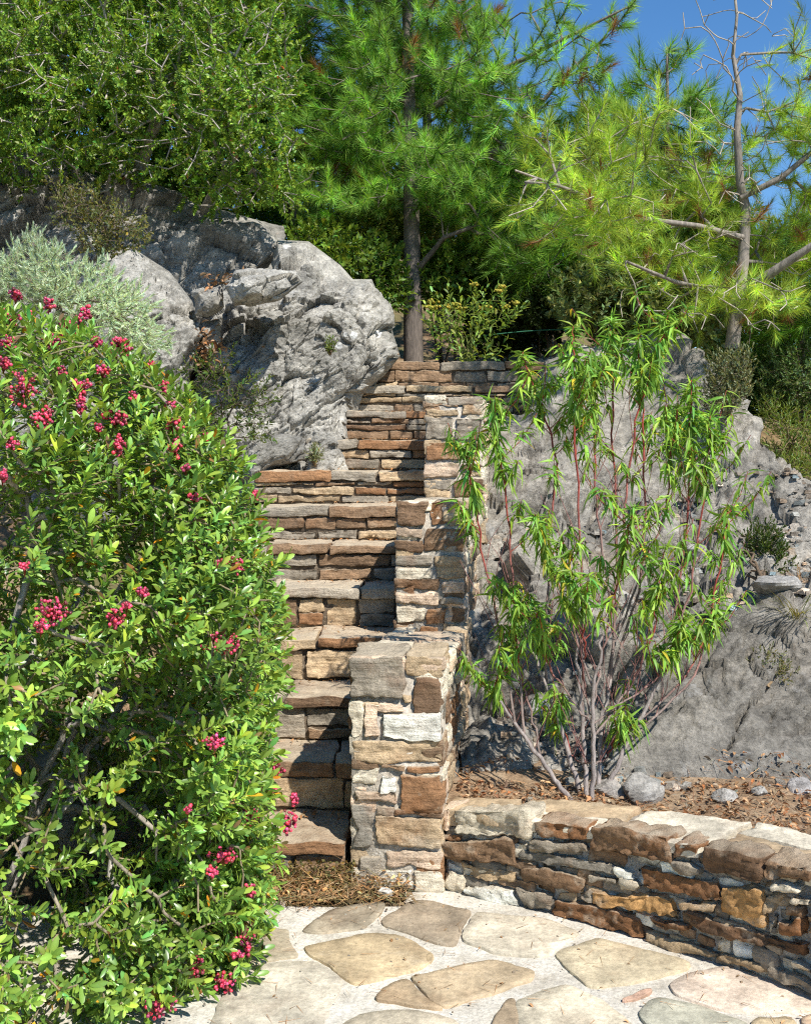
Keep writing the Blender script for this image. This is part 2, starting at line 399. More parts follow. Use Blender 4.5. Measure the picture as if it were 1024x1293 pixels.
# ------------------------------------------------------------------ stone blocks
def stone(mb, q, n, depth, col, proud=0., r=.006, amp=.004, res=.014, warp=.010, faces='ftblr'):
    q = np.asarray(q, float); n = np.asarray(n, float); sd = rng.random(3)*100
    W = .5*(np.linalg.norm(q[1]-q[0])+np.linalg.norm(q[2]-q[3])); H = .5*(np.linalg.norm(q[3]-q[0])+np.linalg.norm(q[2]-q[1]))
    r = min(r, W*.3, H*.3, depth*.4)
    nu = int(max(4, math.ceil(W/res)+1)); nv = int(max(4, math.ceil(H/res)+1)); nd = int(max(3, math.ceil(depth/(res*1.6))+1))
    def lin(L, k):
        x = np.linspace(0, L, k); x[1] = min(x[1], r*.8) if k > 3 else x[1]; x[-2] = max(x[-2], L-r*.8) if k > 3 else x[-2]; return x
    U, Vv, Dd = lin(W, nu), lin(H, nv), -lin(depth, nd)
    tl = rng.normal(0, .012, 2)
    def emit(p, nu_, nv_, flip):
        lo = np.array([r, r, -depth+r]); hi = np.array([W-r, H-r, -r])
        c = np.clip(p, lo, hi); dv = p-c; ln = np.linalg.norm(dv, axis=1, keepdims=True); nn = dv/np.maximum(ln, 1e-9)
        p = c+nn*np.minimum(ln, r)
        q3 = p+sd
        dsp = amp*(.9*fbm(q3*np.array([20, 34, 20]), 3, 3)+.7*fbm(q3*7, 2, 5)-.5*np.abs(fbm(q3*np.array([9, 30, 9]), 2, 6))+.35*noise(q3*75, 7))
        hl = fbm(q3*np.array([5, 24, 5]), 3, 12)*3.2; fl_ = np.floor(hl); dsp = dsp+amp*.9*(fl_+ss(hl-fl_, .78, 1.0)-hl*.55)*.55
        p = p+nn*dsp[:, None]
        p[:, 0] += warp*noise(q3*np.array([9, 14, 9]), 8); p[:, 1] += warp*.7*noise(q3*np.array([11, 9, 9])+5, 9)
        p[:, 2] += np.where(p[:, 2] > -depth*.6, tl[0]*(p[:, 0]-W/2)*.6+tl[1]*(p[:, 1]-H/2), 0)
        s_ = (p[:, 0]/W)[:, None]; t_ = (p[:, 1]/H)[:, None]
        pos = (1-s_)*(1-t_)*q[0]+s_*(1-t_)*q[1]+s_*t_*q[2]+(1-s_)*t_*q[3]+n*(p[:, 2]+proud)[:, None]
        mb.add(pos, grid_faces(nu_, nv_, flip), np.asarray(col))
    def mg(a, b): A, B = np.meshgrid(a, b, indexing='ij'); return A.ravel(), B.ravel()
    if 'f' in faces: a, b = mg(U, Vv); emit(np.stack([a, b, 0*a], 1), nu, nv, False)
    if 't' in faces: a, b = mg(U, Dd); emit(np.stack([a, 0*a+H, b], 1), nu, nd, False)
    if 'b' in faces: a, b = mg(U, Dd); emit(np.stack([a, 0*a, b], 1), nu, nd, True)
    if 'l' in faces: a, b = mg(Vv, Dd); emit(np.stack([0*a, a, b], 1), nv, nd, False)
    if 'r' in faces: a, b = mg(Vv, Dd); emit(np.stack([0*a+W, a, b], 1), nv, nd, True)

PAL = dict(grey=C(150, 136, 118), tan=C(190, 160, 122), rust=C(150, 106, 68), dark=C(128, 98, 72), cream=C(222, 205, 178),
           pink=C(214, 182, 152), brown=C(146, 114, 84), white=C(236, 228, 212), slate=C(134, 124, 110), ochre=C(196, 148, 88))
for _k in PAL: PAL[_k] = PAL[_k]*np.array([.97, 1.0, .98])*.87+.13*PAL[_k].mean()
def pick(names): return np.clip(PAL[names[rng.integers(len(names))]]*np.exp(rng.normal(0, .12)), 0, .85)
MIXC = ['grey', 'tan', 'rust', 'brown', 'cream', 'tan', 'dark', 'pink', 'grey', 'cream']
STEPC = ['grey', 'brown', 'grey', 'brown', 'tan', 'dark', 'grey', 'rust', 'tan', 'brown']

def courses(mb, o, a, up, n, W, H, hs, ls, names, depth=.1, proud=.012, gap=.008, **kw):
    z = 0
    while z < H-.02:
        h = rng.uniform(*hs)
        if H-z-h < hs[0]*.7: h = H-z
        x = -rng.uniform(0, ls[0]*.5)*0
        while x < W-.01:
            l = rng.uniform(*ls)
            if W-x-l < ls[0]*.6: l = W-x
            j = rng.uniform(-.006, .006, 4)
            def pt(s, t): return o+a*s+up*t
            if rng.random() < .22 and h > .085:
                hh = h*rng.uniform(.35, .65)
                parts = [(z, z+hh), (z+hh, z+h)]
            else: parts = [(z, z+h)]
            for z0, z1 in parts:
                stone(mb, [pt(x+gap/2, z0+gap/2+j[0]), pt(x+l-gap/2, z0+gap/2+j[1]), pt(x+l-gap/2, z1-gap/2+j[2]*.5), pt(x+gap/2, z1-gap/2+j[3]*.5)],
                      n, depth, pick(names), proud+rng.normal(0, .004), **kw)
            x += l
        z += h
def box(mb, q, n, depth, col):                     # plain mortar core behind the stones, wall quads q + depth
    q = np.asarray(q, float); b = q-np.asarray(n)*depth; V = np.concatenate([q, b])
    mb.add(V, [(0, 1, 2, 3), (4, 7, 6, 5), (0, 4, 5, 1), (1, 5, 6, 2), (2, 6, 7, 3), (3, 7, 4, 0)], col)
UP = np.array([0, 0, 1.]); WHITE = np.array([.6, .57, .52])

# ------------------------------------------------------------------ terrain
def ss(x, a, b): t = np.clip((x-a)/(b-a), 0, 1); return t*t*(3-2*t)
def terrain(x, y):
    s = np.clip(.56*(y-3.75), 0, 1.99)-.12*ss(y, 3.5, 4.2)
    hill = .25*np.clip(y-8.6, 0, 3)+.30*np.clip(y-11.6, 0, 12)-.25*np.clip(y-26, 0, 400)
    hill = hill*(.35+.65*(1-ss(x, 1.5, 7)))+.5*ss(-x, 1.2, 4)*ss(y, 5.5, 8)
    fall = ss(x, 2.2, 6)*ss(y, 4.2, 6)
    z = s*(1-.75*fall)+hill
    z = np.where(y > 80, np.minimum(z, 4), z)
    z = np.maximum(z, -.5)
    big = ss(y, 7.6, 10)
    return z-.035-.4*ss(x, .12, .3)*ss(y, 4.05, 4.4)*(1-ss(y, 7.4, 8.0))+big*.25*fbm(np.stack([x*.5, y*.5, 0*x], -1), 4, 21)+.05*ss(y, 3.9, 5)*fbm(np.stack([x*3, y*3, 0*x], -1), 3, 22)
def ledges(p, s, sc=(1.1, 1.1, 5.5), k=4.0):
    h = fbm(bed(p)*np.array(sc), 4, s, .55)*k; f_ = np.floor(h); return f_+ss(h-f_, .8, 1.0)-h*.75
def axis(lo, hi, fine0, fine1, d, gro=1.35):
    v = list(np.arange(fine0, fine1+1e-6, d)); q = d
    while v[-1] < hi: q *= gro; v.append(min(v[-1]+q, hi))
    q = d
    while v[0] > lo: q *= gro; v.insert(0, max(v[0]-q, lo))
    return np.array(v)
gx = axis(-400, 400, -5, 6, .09); gy = axis(-60, 400, 1.5, 13, .09)
A, B = np.meshgrid(gx, gy, indexing='ij')
mb = MB(); mb.add(np.stack([A, B, terrain(A, B)], -1).reshape(-1, 3), grid_faces(len(gx), len(gy)), WHITE)
# soil near, scrubby hill far: one sheet
def terrain_material():
    m, nt, N, L, b = mat('earth')
    p = gmap(nt); n1 = nz(nt, p, 5, 8, .7); n2 = nz(nt, p, 55, 5, .7); n3 = nz(nt, p, 1.1, 6, .65)
    c = ramp(nt, n1, [(.3, tuple(C(95, 72, 50))), (.5, tuple(C(138, 110, 80))), (.72, tuple(C(170, 148, 118)))])
    c = mix(nt, 'MULTIPLY', .8, c, ramp(nt, n2, [(.3, G3(.55)), (.7, G3(1.3))]))
    c = mix(nt, 'MIX', ramp(nt, n3, [(.42, G3(0)), (.62, G3(.8))]), c, tuple(C(84, 92, 44)))
    L.new(c, b.inputs['Base Color']); b.inputs['Roughness'].default_value = .95
    bump(nt, b, math_(nt, 'ADD', n1, math_(nt, 'MULTIPLY', n2, .5)), .8, .03); return m
kind(obj('ground', mb, terrain_material()), 'structure')

# ------------------------------------------------------------------ planter wall line
WF = np.array([(.13, 3.73), (.484, 3.51), (.71, 3.36), (.90, 3.17), (1.075, 3.0), (1.28, 2.72), (1.42, 2.4), (1.5, 2.0)])  # front foot
WB = np.array([(.17, 3.86), (.52, 3.77), (.79, 3.65), (1.02, 3.47), (1.26, 3.33), (1.5, 3.02), (1.68, 2.55), (1.78, 2.05)])  # back top
WZ = np.array([.272, .287, .308, .328, .336, .34, .34, .34])
def wall_at(px, line=WF):                          # where the ray of column px meets the wall line
    k = (px-CX)/F
    for a, b in zip(line[:-1], line[1:]):
        # (ax+t dx) = k (ay+t dy)
        d = b-a; den = d[0]-k*d[1]
        if abs(den) < 1e-9: continue
        t = (k*a[1]-a[0])/den
        if -.02 <= t <= 1.0001 or (a is line[0] and t < 0): return a+t*d, nrm(np.array([d[1], -d[0], 0.]))
    return line[-1], nrm(np.array([d[1], -d[0], 0.]))

# ------------------------------------------------------------------ terrace paving
def smooth_line(pl, n=120):
    t = np.concatenate([[0], np.cumsum(np.linalg.norm(np.diff(pl, axis=0), axis=1))]); u = np.linspace(0, t[-1], n)
    return np.stack([np.interp(u, t, pl[:, k]) for k in range(pl.shape[1])], 1)
xs = np.arange(-4, 2.6, .04); ys = np.arange(-2.5, 3.80, .04)
A, B = np.meshgrid(xs, ys, indexing='ij')
Zp = .0035*fbm(np.stack([A*9, B*9, 0*A], -1), 3, 31)
back = 3.63+.05*noise(np.stack([A*4, 0*A, 0*A], -1), 33)+np.where(A > .0, .12, 0)+np.where(A > .1, .2, 0)
keep = (B < back) & (A < np.interp(-B, -WF[:, 1], WF[:, 0], left=9, right=1.62)+.12)
f = grid_faces(len(xs), len(ys)); kk = keep.ravel()
f = f[kk[f].all(1)]
mb = MB(); mb.add(np.stack([A, B, Zp-.004], -1).reshape(-1, 3), f, WHITE)
terr = kind(obj('terrace_paving', mb, M_MORTAR), 'structure')
def z6(x, y): return (280+x/2.438, 1020+y/2.438)
def z7(x, y): return (540+x/2.1157, 960+y/2.1157)
FL = [([z6(*p) for p in [(250, 378), (330, 318), (400, 302), (500, 292), (495, 320), (440, 372), (330, 385)]], C(176, 160, 132)),
      ([z6(*p) for p in [(585, 290), (640, 290), (765, 318), (745, 350), (710, 425), (640, 410), (500, 360), (500, 345)]], C(170, 150, 122)),
      ([z6(*p) for p in [(785, 325), (1000, 347), (1095, 385), (990, 460), (850, 447), (740, 410), (745, 385)]], C(214, 200, 172)),
      ([z6(*p) for p in [(255, 430), (470, 388), (520, 390), (590, 415), (655, 465), (590, 500), (405, 545), (370, 510)]], C(196, 170, 126)),
      ([z6(*p) for p in [(584, 522), (830, 470), (960, 505), (950, 530), (694, 615), (645, 590), (605, 545)]], C(198, 172, 132)),
      ([z6(*p) for p in [(465, 590), (500, 555), (572, 527), (612, 577), (688, 624), (560, 602)]], C(190, 162, 122)),
      ([z6(*p) for p in [(80, 492), (270, 472), (365, 520), (360, 560), (310, 660), (290, 760), (-60, 760), (0, 600)]], C(204, 192, 168)),
      ([z6(*p) for p in [(345, 690), (450, 632), (600, 628), (720, 660), (790, 740), (320, 770)]], C(208, 192, 162)),
      ([z6(*p) for p in [(90, 372), (210, 378), (204, 420), (240, 458), (80, 482), (0, 560), (-60, 480)]], C(194, 178, 146)),
      ([z7(*p) for p in [(335, 522), (460, 478), (695, 540), (690, 555), (590, 585), (440, 610), (365, 545)]], C(206, 188, 150)),
      ([z7(*p) for p in [(645, 602), (700, 570), (820, 552), (1000, 600), (1100, 650), (1024, 668), (870, 675), (770, 660), (660, 627)]], C(218, 196, 172)),
      ([z7(*p) for p in [(565, 678), (615, 634), (740, 662), (850, 705), (900, 760), (640, 760)]], C(200, 196, 170)),
      ([z7(*p) for p in [(520, 640), (600, 608), (598, 624), (530, 650)]], C(214, 168, 138)),
      ([z7(*p) for p in [(240, 645), (370, 602), (470, 648), (545, 705), (600, 790), (255, 790)]], C(210, 196, 166)),
      ([z7(*p) for p in [(175, 700), (212, 640), (232, 640), (238, 700), (240, 790), (150, 790)]], C(186, 160, 124)),
      ([z7(*p) for p in [(872, 692), (970, 686), (1010, 740), (940, 790), (860, 740)]], C(208, 184, 140)),
      ([z7(*p) for p in [(990, 692), (1060, 676), (1160, 740), (1060, 760)]], C(210, 176, 140)),
      ([z7(*p) for p in [(-5, 520), (15, 520), (18, 535), (-2, 548)]], C(190, 164, 120)),
      ([z7(*p) for p in [(1075, 570), (1010, 560), (1060, 600), (1130, 640), (1180, 640)]], C(210, 190, 160))]
def flag(poly2, col, z0=.0):
    mb = MB(); pl = np.asarray(poly2, float); pl = pl.mean(0)+(pl-pl.mean(0))*1.045
    # dense jittered outline
    out = []
    for a, b in zip(pl, np.roll(pl, -1, 0)):
        m = max(2, int(np.linalg.norm(b-a)/.018)); t = np.linspace(0, 1, m, endpoint=False)[:, None]; out.append(a+(b-a)*t)
    o = np.concatenate(out); k = len(o)
    for _ in range(2): o = .25*np.roll(o, 1, 0)+.5*o+.25*np.roll(o, -1, 0)
    q3 = np.concatenate([o, np.zeros((k, 1))], 1)
    o = o+.013*np.stack([fbm(q3*14, 5, 41, .65), fbm(q3*14+7, 5, 42, .65)], 1)
    ctr = o.mean(0)
    hz = rng.uniform(.003, .005)
    tl = rng.normal(0, .0025, 2)
    rings = []
    for sc_, z in ((1.0, -.012), (1.0, hz-.0015), (.99, hz), (.8, hz), (.55, hz), (.28, hz)):
        w = ctr+(o-ctr)*sc_; q = np.concatenate([w, np.zeros((k, 1))], 1)
        zz = z+(.0022*fbm(q*10, 3, 43)+(w-ctr)@tl)*(1 if z > 0 else 0); rings.append(np.concatenate([w, (z0+zz)[:, None]], 1))
    rings.append(np.array([[ctr[0], ctr[1], z0+hz]])); V = np.concatenate(rings)
    i = np.arange(5)[:, None]*k; j = np.arange(k)[None]; j2 = (j+1) % k
    area = np.sum(o[:, 0]*np.roll(o[:, 1], -1)-o[:, 1]*np.roll(o[:, 0], -1))
    f = np.stack([i+j, i+j2, i+k+j2, i+k+j], -1).reshape(-1, 4); t = np.stack([5*k+j[0], 5*k+j2[0], 0*j[0]+6*k], 1)
    if area < 0: f = f[:, ::-1]; t = t[:, ::-1]
    mb.add2(V, t, f, col*rng.uniform(.94, 1.04))
    return obj('flagstone', mb, M_FLAG, terr)
FP = []
for px, c in FL:
    w = PG(np.array([p[0] for p in px]), np.array([p[1] for p in px]))[:, :2]
    FP.append(w); flag(w, (c*.75+.25*c.mean()*np.array([1.12, 1.0, .82]))*.80)
# paving the photo does not reach: irregular cells round the traced ones
cent = []
for _ in range(4000):
    c = rng.uniform((-3.6, -2.0), (1.6, 3.3))
    if not cent or np.min(np.linalg.norm(np.array(cent)-c, axis=1)) > .36: cent.append(c)
cent = np.array(cent)
def vis(w): return (w[1] > 2.5) & (w[0] > -.62*w[1]/2.8-.0)
def clip_poly(poly, n, d):
    out = []
    for a, b in zip(poly, np.roll(poly, -1, 0)):
        da, db = a@n-d, b@n-d
        if da <= 0: out.append(a)
        if da*db < 0: out.append(a+(b-a)*da/(da-db))
    return np.array(out)
for c in cent:
    if c[1] > 2.4 and c[0] > -.75: continue
    if c[0] > np.interp(-c[1], -WF[:, 1], WF[:, 0], left=9, right=1.5)-.2: continue
    poly = np.array([(c[0]-.6, c[1]-.6), (c[0]+.6, c[1]-.6), (c[0]+.6, c[1]+.6), (c[0]-.6, c[1]+.6)])
    for e in cent:
        d = e-c; L_ = np.linalg.norm(d)
        if 0 < L_ < 1.2: poly = clip_poly(poly, d/L_, (c@d/L_)+L_/2-.018)
    if len(poly) < 3: continue
    ok = True
    for w in FP:
        if np.linalg.norm(w-c, axis=1).min() < .17 or np.linalg.norm(w.mean(0)-c) < .3: ok = False
    if ok and poly[:, 1].max() < 3.6: flag(poly, C(*[(200, 184, 152), (196, 170, 128), (208, 194, 168)][rng.integers(3)])*.86)

# ------------------------------------------------------------------ staircase
stair = thing('stone_staircase', (-.35, 3.75, 0), 'steep flight of rough brown stone steps climbing between the berry bush and the stepped wall', 'staircase')
def wallx(Y): return -.197+.144*(Y-3.73)
STEPR = STEPC
SX = [(-1.0, None), (-1.0, None), (-1.0, None), (-1.0, None), (-1.0, None), (-.95, None), (-.78, None), (-.84, .13), (-.82, .16), (-.37, .22), (-.40, .95), (-.22, .95)]
NY, NZ = [], []
for k in range(12):
    Y = 3.75+.32*k; Z = .158+.18*k; NY.append(Y); NZ.append(Z)
    x0 = SX[k][0]; x1 = SX[k][1] if SX[k][1] is not None else wallx(Y)+(.06 if k else -.006)
    st = bpy.data.objects.new('step', None); COL.objects.link(st); st.parent = stair
    st.location = Vector((0, Y, Z))-stair.location; bpy.context.view_layer.update()
    class PP: pass
    org = Vector((0, Y, Z))
    def sub(name, mb, m):
        V = [v-np.array(org, np.float32) for v in mb.V]; mb.V = V
        o = obj(name, mb, m); o.parent = st; return o
    hs = rng.uniform(.045, .062); lo = NZ[k-1] if k else -.02
    a = np.array([1., 0, 0]); n = np.array([0, -1., 0]); mb = MB()
    x = x0
    while x < x1-.01:
        l = rng.uniform(.22, .5)
        if k in (1, 2, 3): l = rng.uniform(.5, .8)
        if x1-x-l < .14: l = x1-x
        z1 = Z+rng.uniform(-.004, .004); j = rng.uniform(-.006, .006, 2)
        stone(mb, [(x+.003, Y, Z-hs+j[0]), (x+l-.003, Y, Z-hs+j[1]), (x+l-.003, Y, z1), (x+.003, Y, z1)], n, .355, pick(STEPC)*1.08,   .016+rng.normal(0, .006), r=.007, amp=.006, res=.011)
        x += l
    sub('tread', mb, M_STEP)
    mb = MB(); hh = Z-hs-lo
    courses(mb, np.array([x0, Y, lo]), a, UP, n, x1-x0, hh, (.038, .07) if k > 4 else (.085, .13), (.12, .4), STEPR, .08, .0, .009, r=.006, amp=.008, res=.011)
    sub('riser', mb, M_STEP)
    mb = MB(); box(mb, [(x0+.02, Y+.016, lo-.05), (x1-.01, Y+.016, lo-.05), (x1-.01, Y+.016, Z-.02), (x0+.02, Y+.016, Z-.02)], n, .33, WHITE)
    sub('mortar_core', mb, M_JOINT)

# ------------------------------------------------------------------ stepped side wall
wall = thing('stepped_wall', (0, 3.73, 0), 'stepped side wall of cream and rust coloured stone along the right of the stairs', 'wall')
wdir = nrm(np.array([.144, 1, 0.])); wright = np.array([1., -.10, 0]); wright = nrm(wright)
def z6p(x, y): return (340+x/3.233, 760+y/3.233)
PIER = [((325, 205, 548, 388), 'grey'), ((556, 212, 712, 296), 'tan'), ((592, 305, 698, 455), 'dark'), ((540, 372, 584, 408), 'tan'), ((438, 404, 560, 440), 'pink'),
        ((325, 404, 380, 552), 'cream'), ((386, 412, 452, 550), 'pink'), ((463, 447, 700, 555), 'white'), ((338, 564, 700, 655), 'tan'), ((338, 662, 452, 752), 'cream'),
        ((462, 662, 560, 684), 'brown'), ((568, 662, 700, 688), 'rust'), ((460, 700, 524, 772), 'white'), ((532, 692, 704, 858), 'rust'), ((340, 762, 522, 822), 'pink'),
        ((343, 832, 427, 1008), 'slate'), ((434, 872, 704, 1000), 'tan'), ((430, 836, 512, 868), 'grey'), ((520, 846, 704, 868), 'dark'), ((470, 1008, 706, 1080), 'pink'),
        ((592, 1086, 706, 1190), 'cream'), ((430, 1082, 588, 1150), 'white'), ((365, 1030, 462, 1110), 'grey')]
# block 1: front pier, frame in its own face plane
def block_part(front_y, x_left, wid, z0, z1, length, drop):
    o = np.array([x_left, front_y, z0]); a = wright; n = np.cross(a, UP)
    return o, a, n
blk = bpy.data.objects.new('front_pier', None)
def make_block(name, Y, xl, wid, z0, z1, length, drop, traced=None):
    b = bpy.data.objects.new(name, None); COL.objects.link(b); b.parent = wall
    org = np.array([xl, Y, z0]); b.location = Vector(org)-wall.location
    def sub(nm, mb, m):
        mb.V = [v-org.astype(np.float32) for v in mb.V]; o = obj(nm, mb, m); o.parent = b; return o
    a = wright; nf = np.cross(a, UP); fl = org.copy(); fr = org+a*wid
    H = z1-z0
    mb = MB()
    ins = .010
    q0 = org+a*ins-nf*ins; q1 = org+a*(wid-ins)-nf*ins
    V = []
    for base, off, zt in ((q0, 0, H-.03), (q1, 0, H-.03), (q1, length, H-.03-drop), (q0, length, H-.03-drop)):
        V.append(base+wdir*off); 
    top = [v+UP*h for v, h in zip(V, (H-.03, H-.03, H-.03-drop, H-.03-drop))]
    mb.add(np.array(V+top), [(0, 1, 5, 4), (1, 2, 6, 5), (2, 3, 7, 6), (3, 0, 4, 7), (4, 5, 6, 7)], WHITE)
    sub('mortar_core', mb, M_WALLMORTAR)
    mb = MB()
    if traced:
        for (x0, y0, x1, y1), c in traced:
            p0 = z6p(x0, y1); p1 = z6p(x1, y0)
            f = lambda px, py: org+a*np.clip((px-440)/120*wid, 0.0, wid+.006)+UP*(np.clip(CZ-(py-HY)*Y/F, z0, z1)-z0)
            jj = rng.uniform(-.005, .005, (4, 1))*UP
            x0_, y0_ = p0; x1_, y1_ = p1
            stone(mb, np.array([f(x0_, y0_), f(x1_, y0_), f(x1_, y1_), f(x0_, y1_)])+jj, nf, .15 if y1_ > 835 else .3,
                  PAL[c]*np.exp(rng.normal(0, .08)), .006+rng.normal(0, .003), r=.008, amp=.009, res=.0095, warp=.012)
    else:
        courses(mb, org, a, UP, nf, wid, H, (.06, .125), (.08, .21), MIXC, .13, .004, .012, r=.007, amp=.009, res=.010)
    sub('front_face', mb, M_STONE)
    mb = MB()
    zb = 0 if traced else -.5
    courses(mb, fr+UP*zb+nf*.0, wdir, UP, wright, length, H-drop*.6-zb-.005, (.06, .13), (.1, .28), MIXC, .1, .0, .012, r=.007, amp=.009)
    sub('right_face', mb, M_STONE)
    mb = MB()
    courses(mb, org+wdir*length, -wdir, UP, -wright, length, H-drop*.6-.005, (.07, .13), (.12, .3), MIXC, .1, .0, .012, r=.012, amp=.006)
    sub('left_face', mb, M_STONE)
    mb = MB(); s = .0 if not traced else .0
    while s < length-.02:
        l = rng.uniform(.22, .4)
        if length-s-l < .16: l = length-s
        cut = wid*rng.uniform(.35, .65); zz = [H-drop*s/length, H-drop*(s+l)/length]
        for u0, u1 in ((0, cut), (cut, wid)) if rng.random() < .7 else ((0, wid),):
            g = .004
            stone(mb, [org+a*(u0+g)+wdir*(s+g)+UP*zz[0], org+a*(u1-g)+wdir*(s+g)+UP*zz[0], org+a*(u1-g)+wdir*(s+l-g)+UP*zz[1], org+a*(u0+g)+wdir*(s+l-g)+UP*zz[1]],
                  nrm(np.array([0, drop, length])), .05, pick(['grey', 'tan', 'cream', 'pink', 'slate'])*1.05, rng.normal(.0, .003), r=.012, amp=.005)
        s += l
    sub('capstones', mb, M_STONE)
make_block('front_pier', 3.73, -.197, .33, 0, .80, 1.03, .07, PIER)
make_block('middle_pier', 4.76, -.05, .315, .55, 1.30, 1.02, .03)
make_block('rear_pier', 5.77, .098, .315, 1.1, 1.82, 1.05, .02)

# ------------------------------------------------------------------ planter wall
pw = thing('planter_wall', (.13, 3.73, 0), 'low curving retaining wall of rust brown stones edging the planting bed', 'wall')
ST = [((70, 135), (270, 140), (270, 215), (75, 190), 'cream'), ((42, 128), (66, 128), (64, 190), (42, 190), 'pink'), ((285, 163), (425, 182), (425, 215), (285, 205), 'rust'),
      ((440, 168), (640, 203), (655, 275), (437, 240), 'brown'), ((660, 213), (725, 223), (720, 265), (660, 255), 'rust'), ((735, 232), (888, 262), (880, 320), (735, 290), 'dark'),
      ((897, 268), (1024, 290), (1024, 330), (900, 318), 'brown'), ((40, 218), (235, 218), (240, 285), (45, 250), 'brown'), ((40, 197), (95, 197), (90, 216), (40, 214), 'rust'),
      ((275, 212), (415, 225), (430, 248), (275, 233), 'grey'), ((245, 236), (490, 268), (495, 300), (245, 265), 'slate'), ((565, 285), (770, 325), (795, 375), (570, 340), 'rust'),
      ((90, 272), (235, 300), (235, 335), (95, 320), 'tan'), ((247, 284), (418, 314), (410, 358), (250, 330), 'brown'), ((500, 285), (552, 298), (556, 318), (508, 316), 'white'),
      ((430, 304), (503, 314), (505, 330), (430, 328), 'grey'), ((512, 322), (562, 328), (560, 350), (515, 345), 'cream'), ((445, 348), (655, 372), (660, 415), (450, 380), 'ochre'),
      ((675, 372), (770, 387), (765, 405), (680, 395), 'tan'), ((785, 337), (893, 352), (905, 440), (785, 405), 'ochre'), ((900, 352), (955, 367), (918, 408), (898, 400), 'tan'),
      ((47, 292), (93, 312), (90, 372), (45, 360), 'cream'), ((105, 335), (228, 350), (253, 395), (110, 375), 'white'), ((237, 340), (345, 367), (325, 402), (258, 392), 'grey'),
      ((352, 372), (560, 420), (575, 468), (325, 407), 'rust'), ((590, 418), (690, 437), (700, 462), (600, 446), 'rust'), ((580, 455), (905, 543), (905, 575), (585, 480), 'tan'),
      ((697, 408), (1000, 488), (1000, 525), (720, 447), 'dark'), ((925, 322), (990, 342), (990, 356), (930, 350), 'cream'), ((977, 362), (1030, 372), (1030, 392), (980, 380), 'cream'),
      ((945, 385), (1000, 392), (1000, 416), (945, 406), 'brown'), ((937, 420), (1000, 427), (1005, 470), (942, 456), 'rust'), ((1006, 415), (1040, 420), (1040, 472), (1010, 466), 'tan'),
      ((915, 405), (933, 408), (930, 460), (910, 452), 'grey'), ((915, 548), (1024, 600), (1024, 622), (915, 588), 'grey'), ((975, 537), (1030, 552), (1030, 574), (980, 556), 'cream'),
      ((430, 335), (447, 350), (440, 375), (400, 362), 'grey'), ((660, 270), (735, 290), (730, 308), (668, 296), 'grey')]
mb = MB()
for tl_, tr_, br_, bl_, c in ST:
    pts = []; ns = []
    for (x, y) in (bl_, br_, tr_, tl_):
        px, py = z7(x, y); w, nn = wall_at(px); z = CZ-(py-HY)*w[1]/F
        pts.append((w[0], w[1], max(z, -.01))); ns.append(nn)
    pts = np.array(pts); pm = pts.mean(0); pts = pm+(pts-pm)*np.array([1.04, 1.04, 1.10])
    stone(mb, pts, nrm(np.mean(ns, 0)), .12, np.clip(PAL[c]**1.12*{'rust': 1.0, 'brown': .95, 'dark': .9, 'ochre': 1.1}.get(c, 1.05)*np.exp(rng.normal(0, .08)), 0, .8), .012+rng.normal(0, .006), r=.009, amp=.013, res=.0095, warp=.013)
for k in range(4):                                 # small packing stones and smeared mortar between the big ones
    a3 = np.array([*WF[k], 0]); b3 = np.array([*WF[k+1], 0]); d = b3-a3; L_ = np.linalg.norm(d); d /= L_
    courses(mb, a3, d, UP, np.array([d[1], -d[0], 0]), L_, .255+.02*k, (.03, .055), (.05, .14), ['cream', 'grey', 'tan', 'slate', 'white', 'brown'], .07, -.009, .006, r=.006, amp=.010)
obj('front_face', mb, M_STONE, pw)
mb = MB()
for k in range(4, len(WF)-1):                      # the stretch past the photo's right edge
    a3 = np.array([*WF[k], 0]); b3 = np.array([*WF[k+1], 0]); d = b3-a3; L_ = np.linalg.norm(d); d /= L_
    o_ = a3+d*(.06 if k == 4 else 0)
    courses(mb, o_, d, UP, np.array([d[1], -d[0], 0]), L_-(.06 if k == 4 else 0), .31, (.06, .12), (.12, .3), MIXC, .1, .01, .012, r=.012, amp=.008)
obj('side_face', mb, M_STONE, pw)
mb = MB()                                          # core
sf = smooth_line(np.concatenate([WF, WZ[:, None]], 1), 60); sb = smooth_line(np.concatenate([WB, WZ[:, None]], 1), 60)
dirs = nrm(np.gradient(sf[:, :2], axis=0)); nin = np.stack([-dirs[:, 1], dirs[:, 0]], 1)
f0 = np.concatenate([sf[:, :2]+nin*.024, np.full((60, 1), -.05)], 1); f1 = np.concatenate([sf[:, :2]+nin*.020, sf[:, 2:3]-.02], 1)
b1 = np.concatenate([sb[:, :2], sb[:, 2:3]-.022], 1); b0 = np.concatenate([sb[:, :2], np.full((60, 1), -.05)], 1)
ring = np.stack([f0, f1, b1, b0], 1); q3 = ring*14
ring[:, :2, :2] += (nin[:, None]*(.012*fbm(q3*2, 3, 51)[:, :2, None]))
i = np.arange(59)[:, None]*4; j = np.arange(3)[None]
mb.add(ring.reshape(-1, 3), np.stack([i+j, i+4+j, i+5+j, i+1+j], -1).reshape(-1, 4), WHITE)
mb.add(ring[0], [(0, 1, 2, 3)], WHITE)
obj('mortar_core', mb, M_WALLMORTAR, pw)
mb = MB(); t = 0; cuts = [0, .10, .26, .40, .53, .66, .78, .89, 1.0]
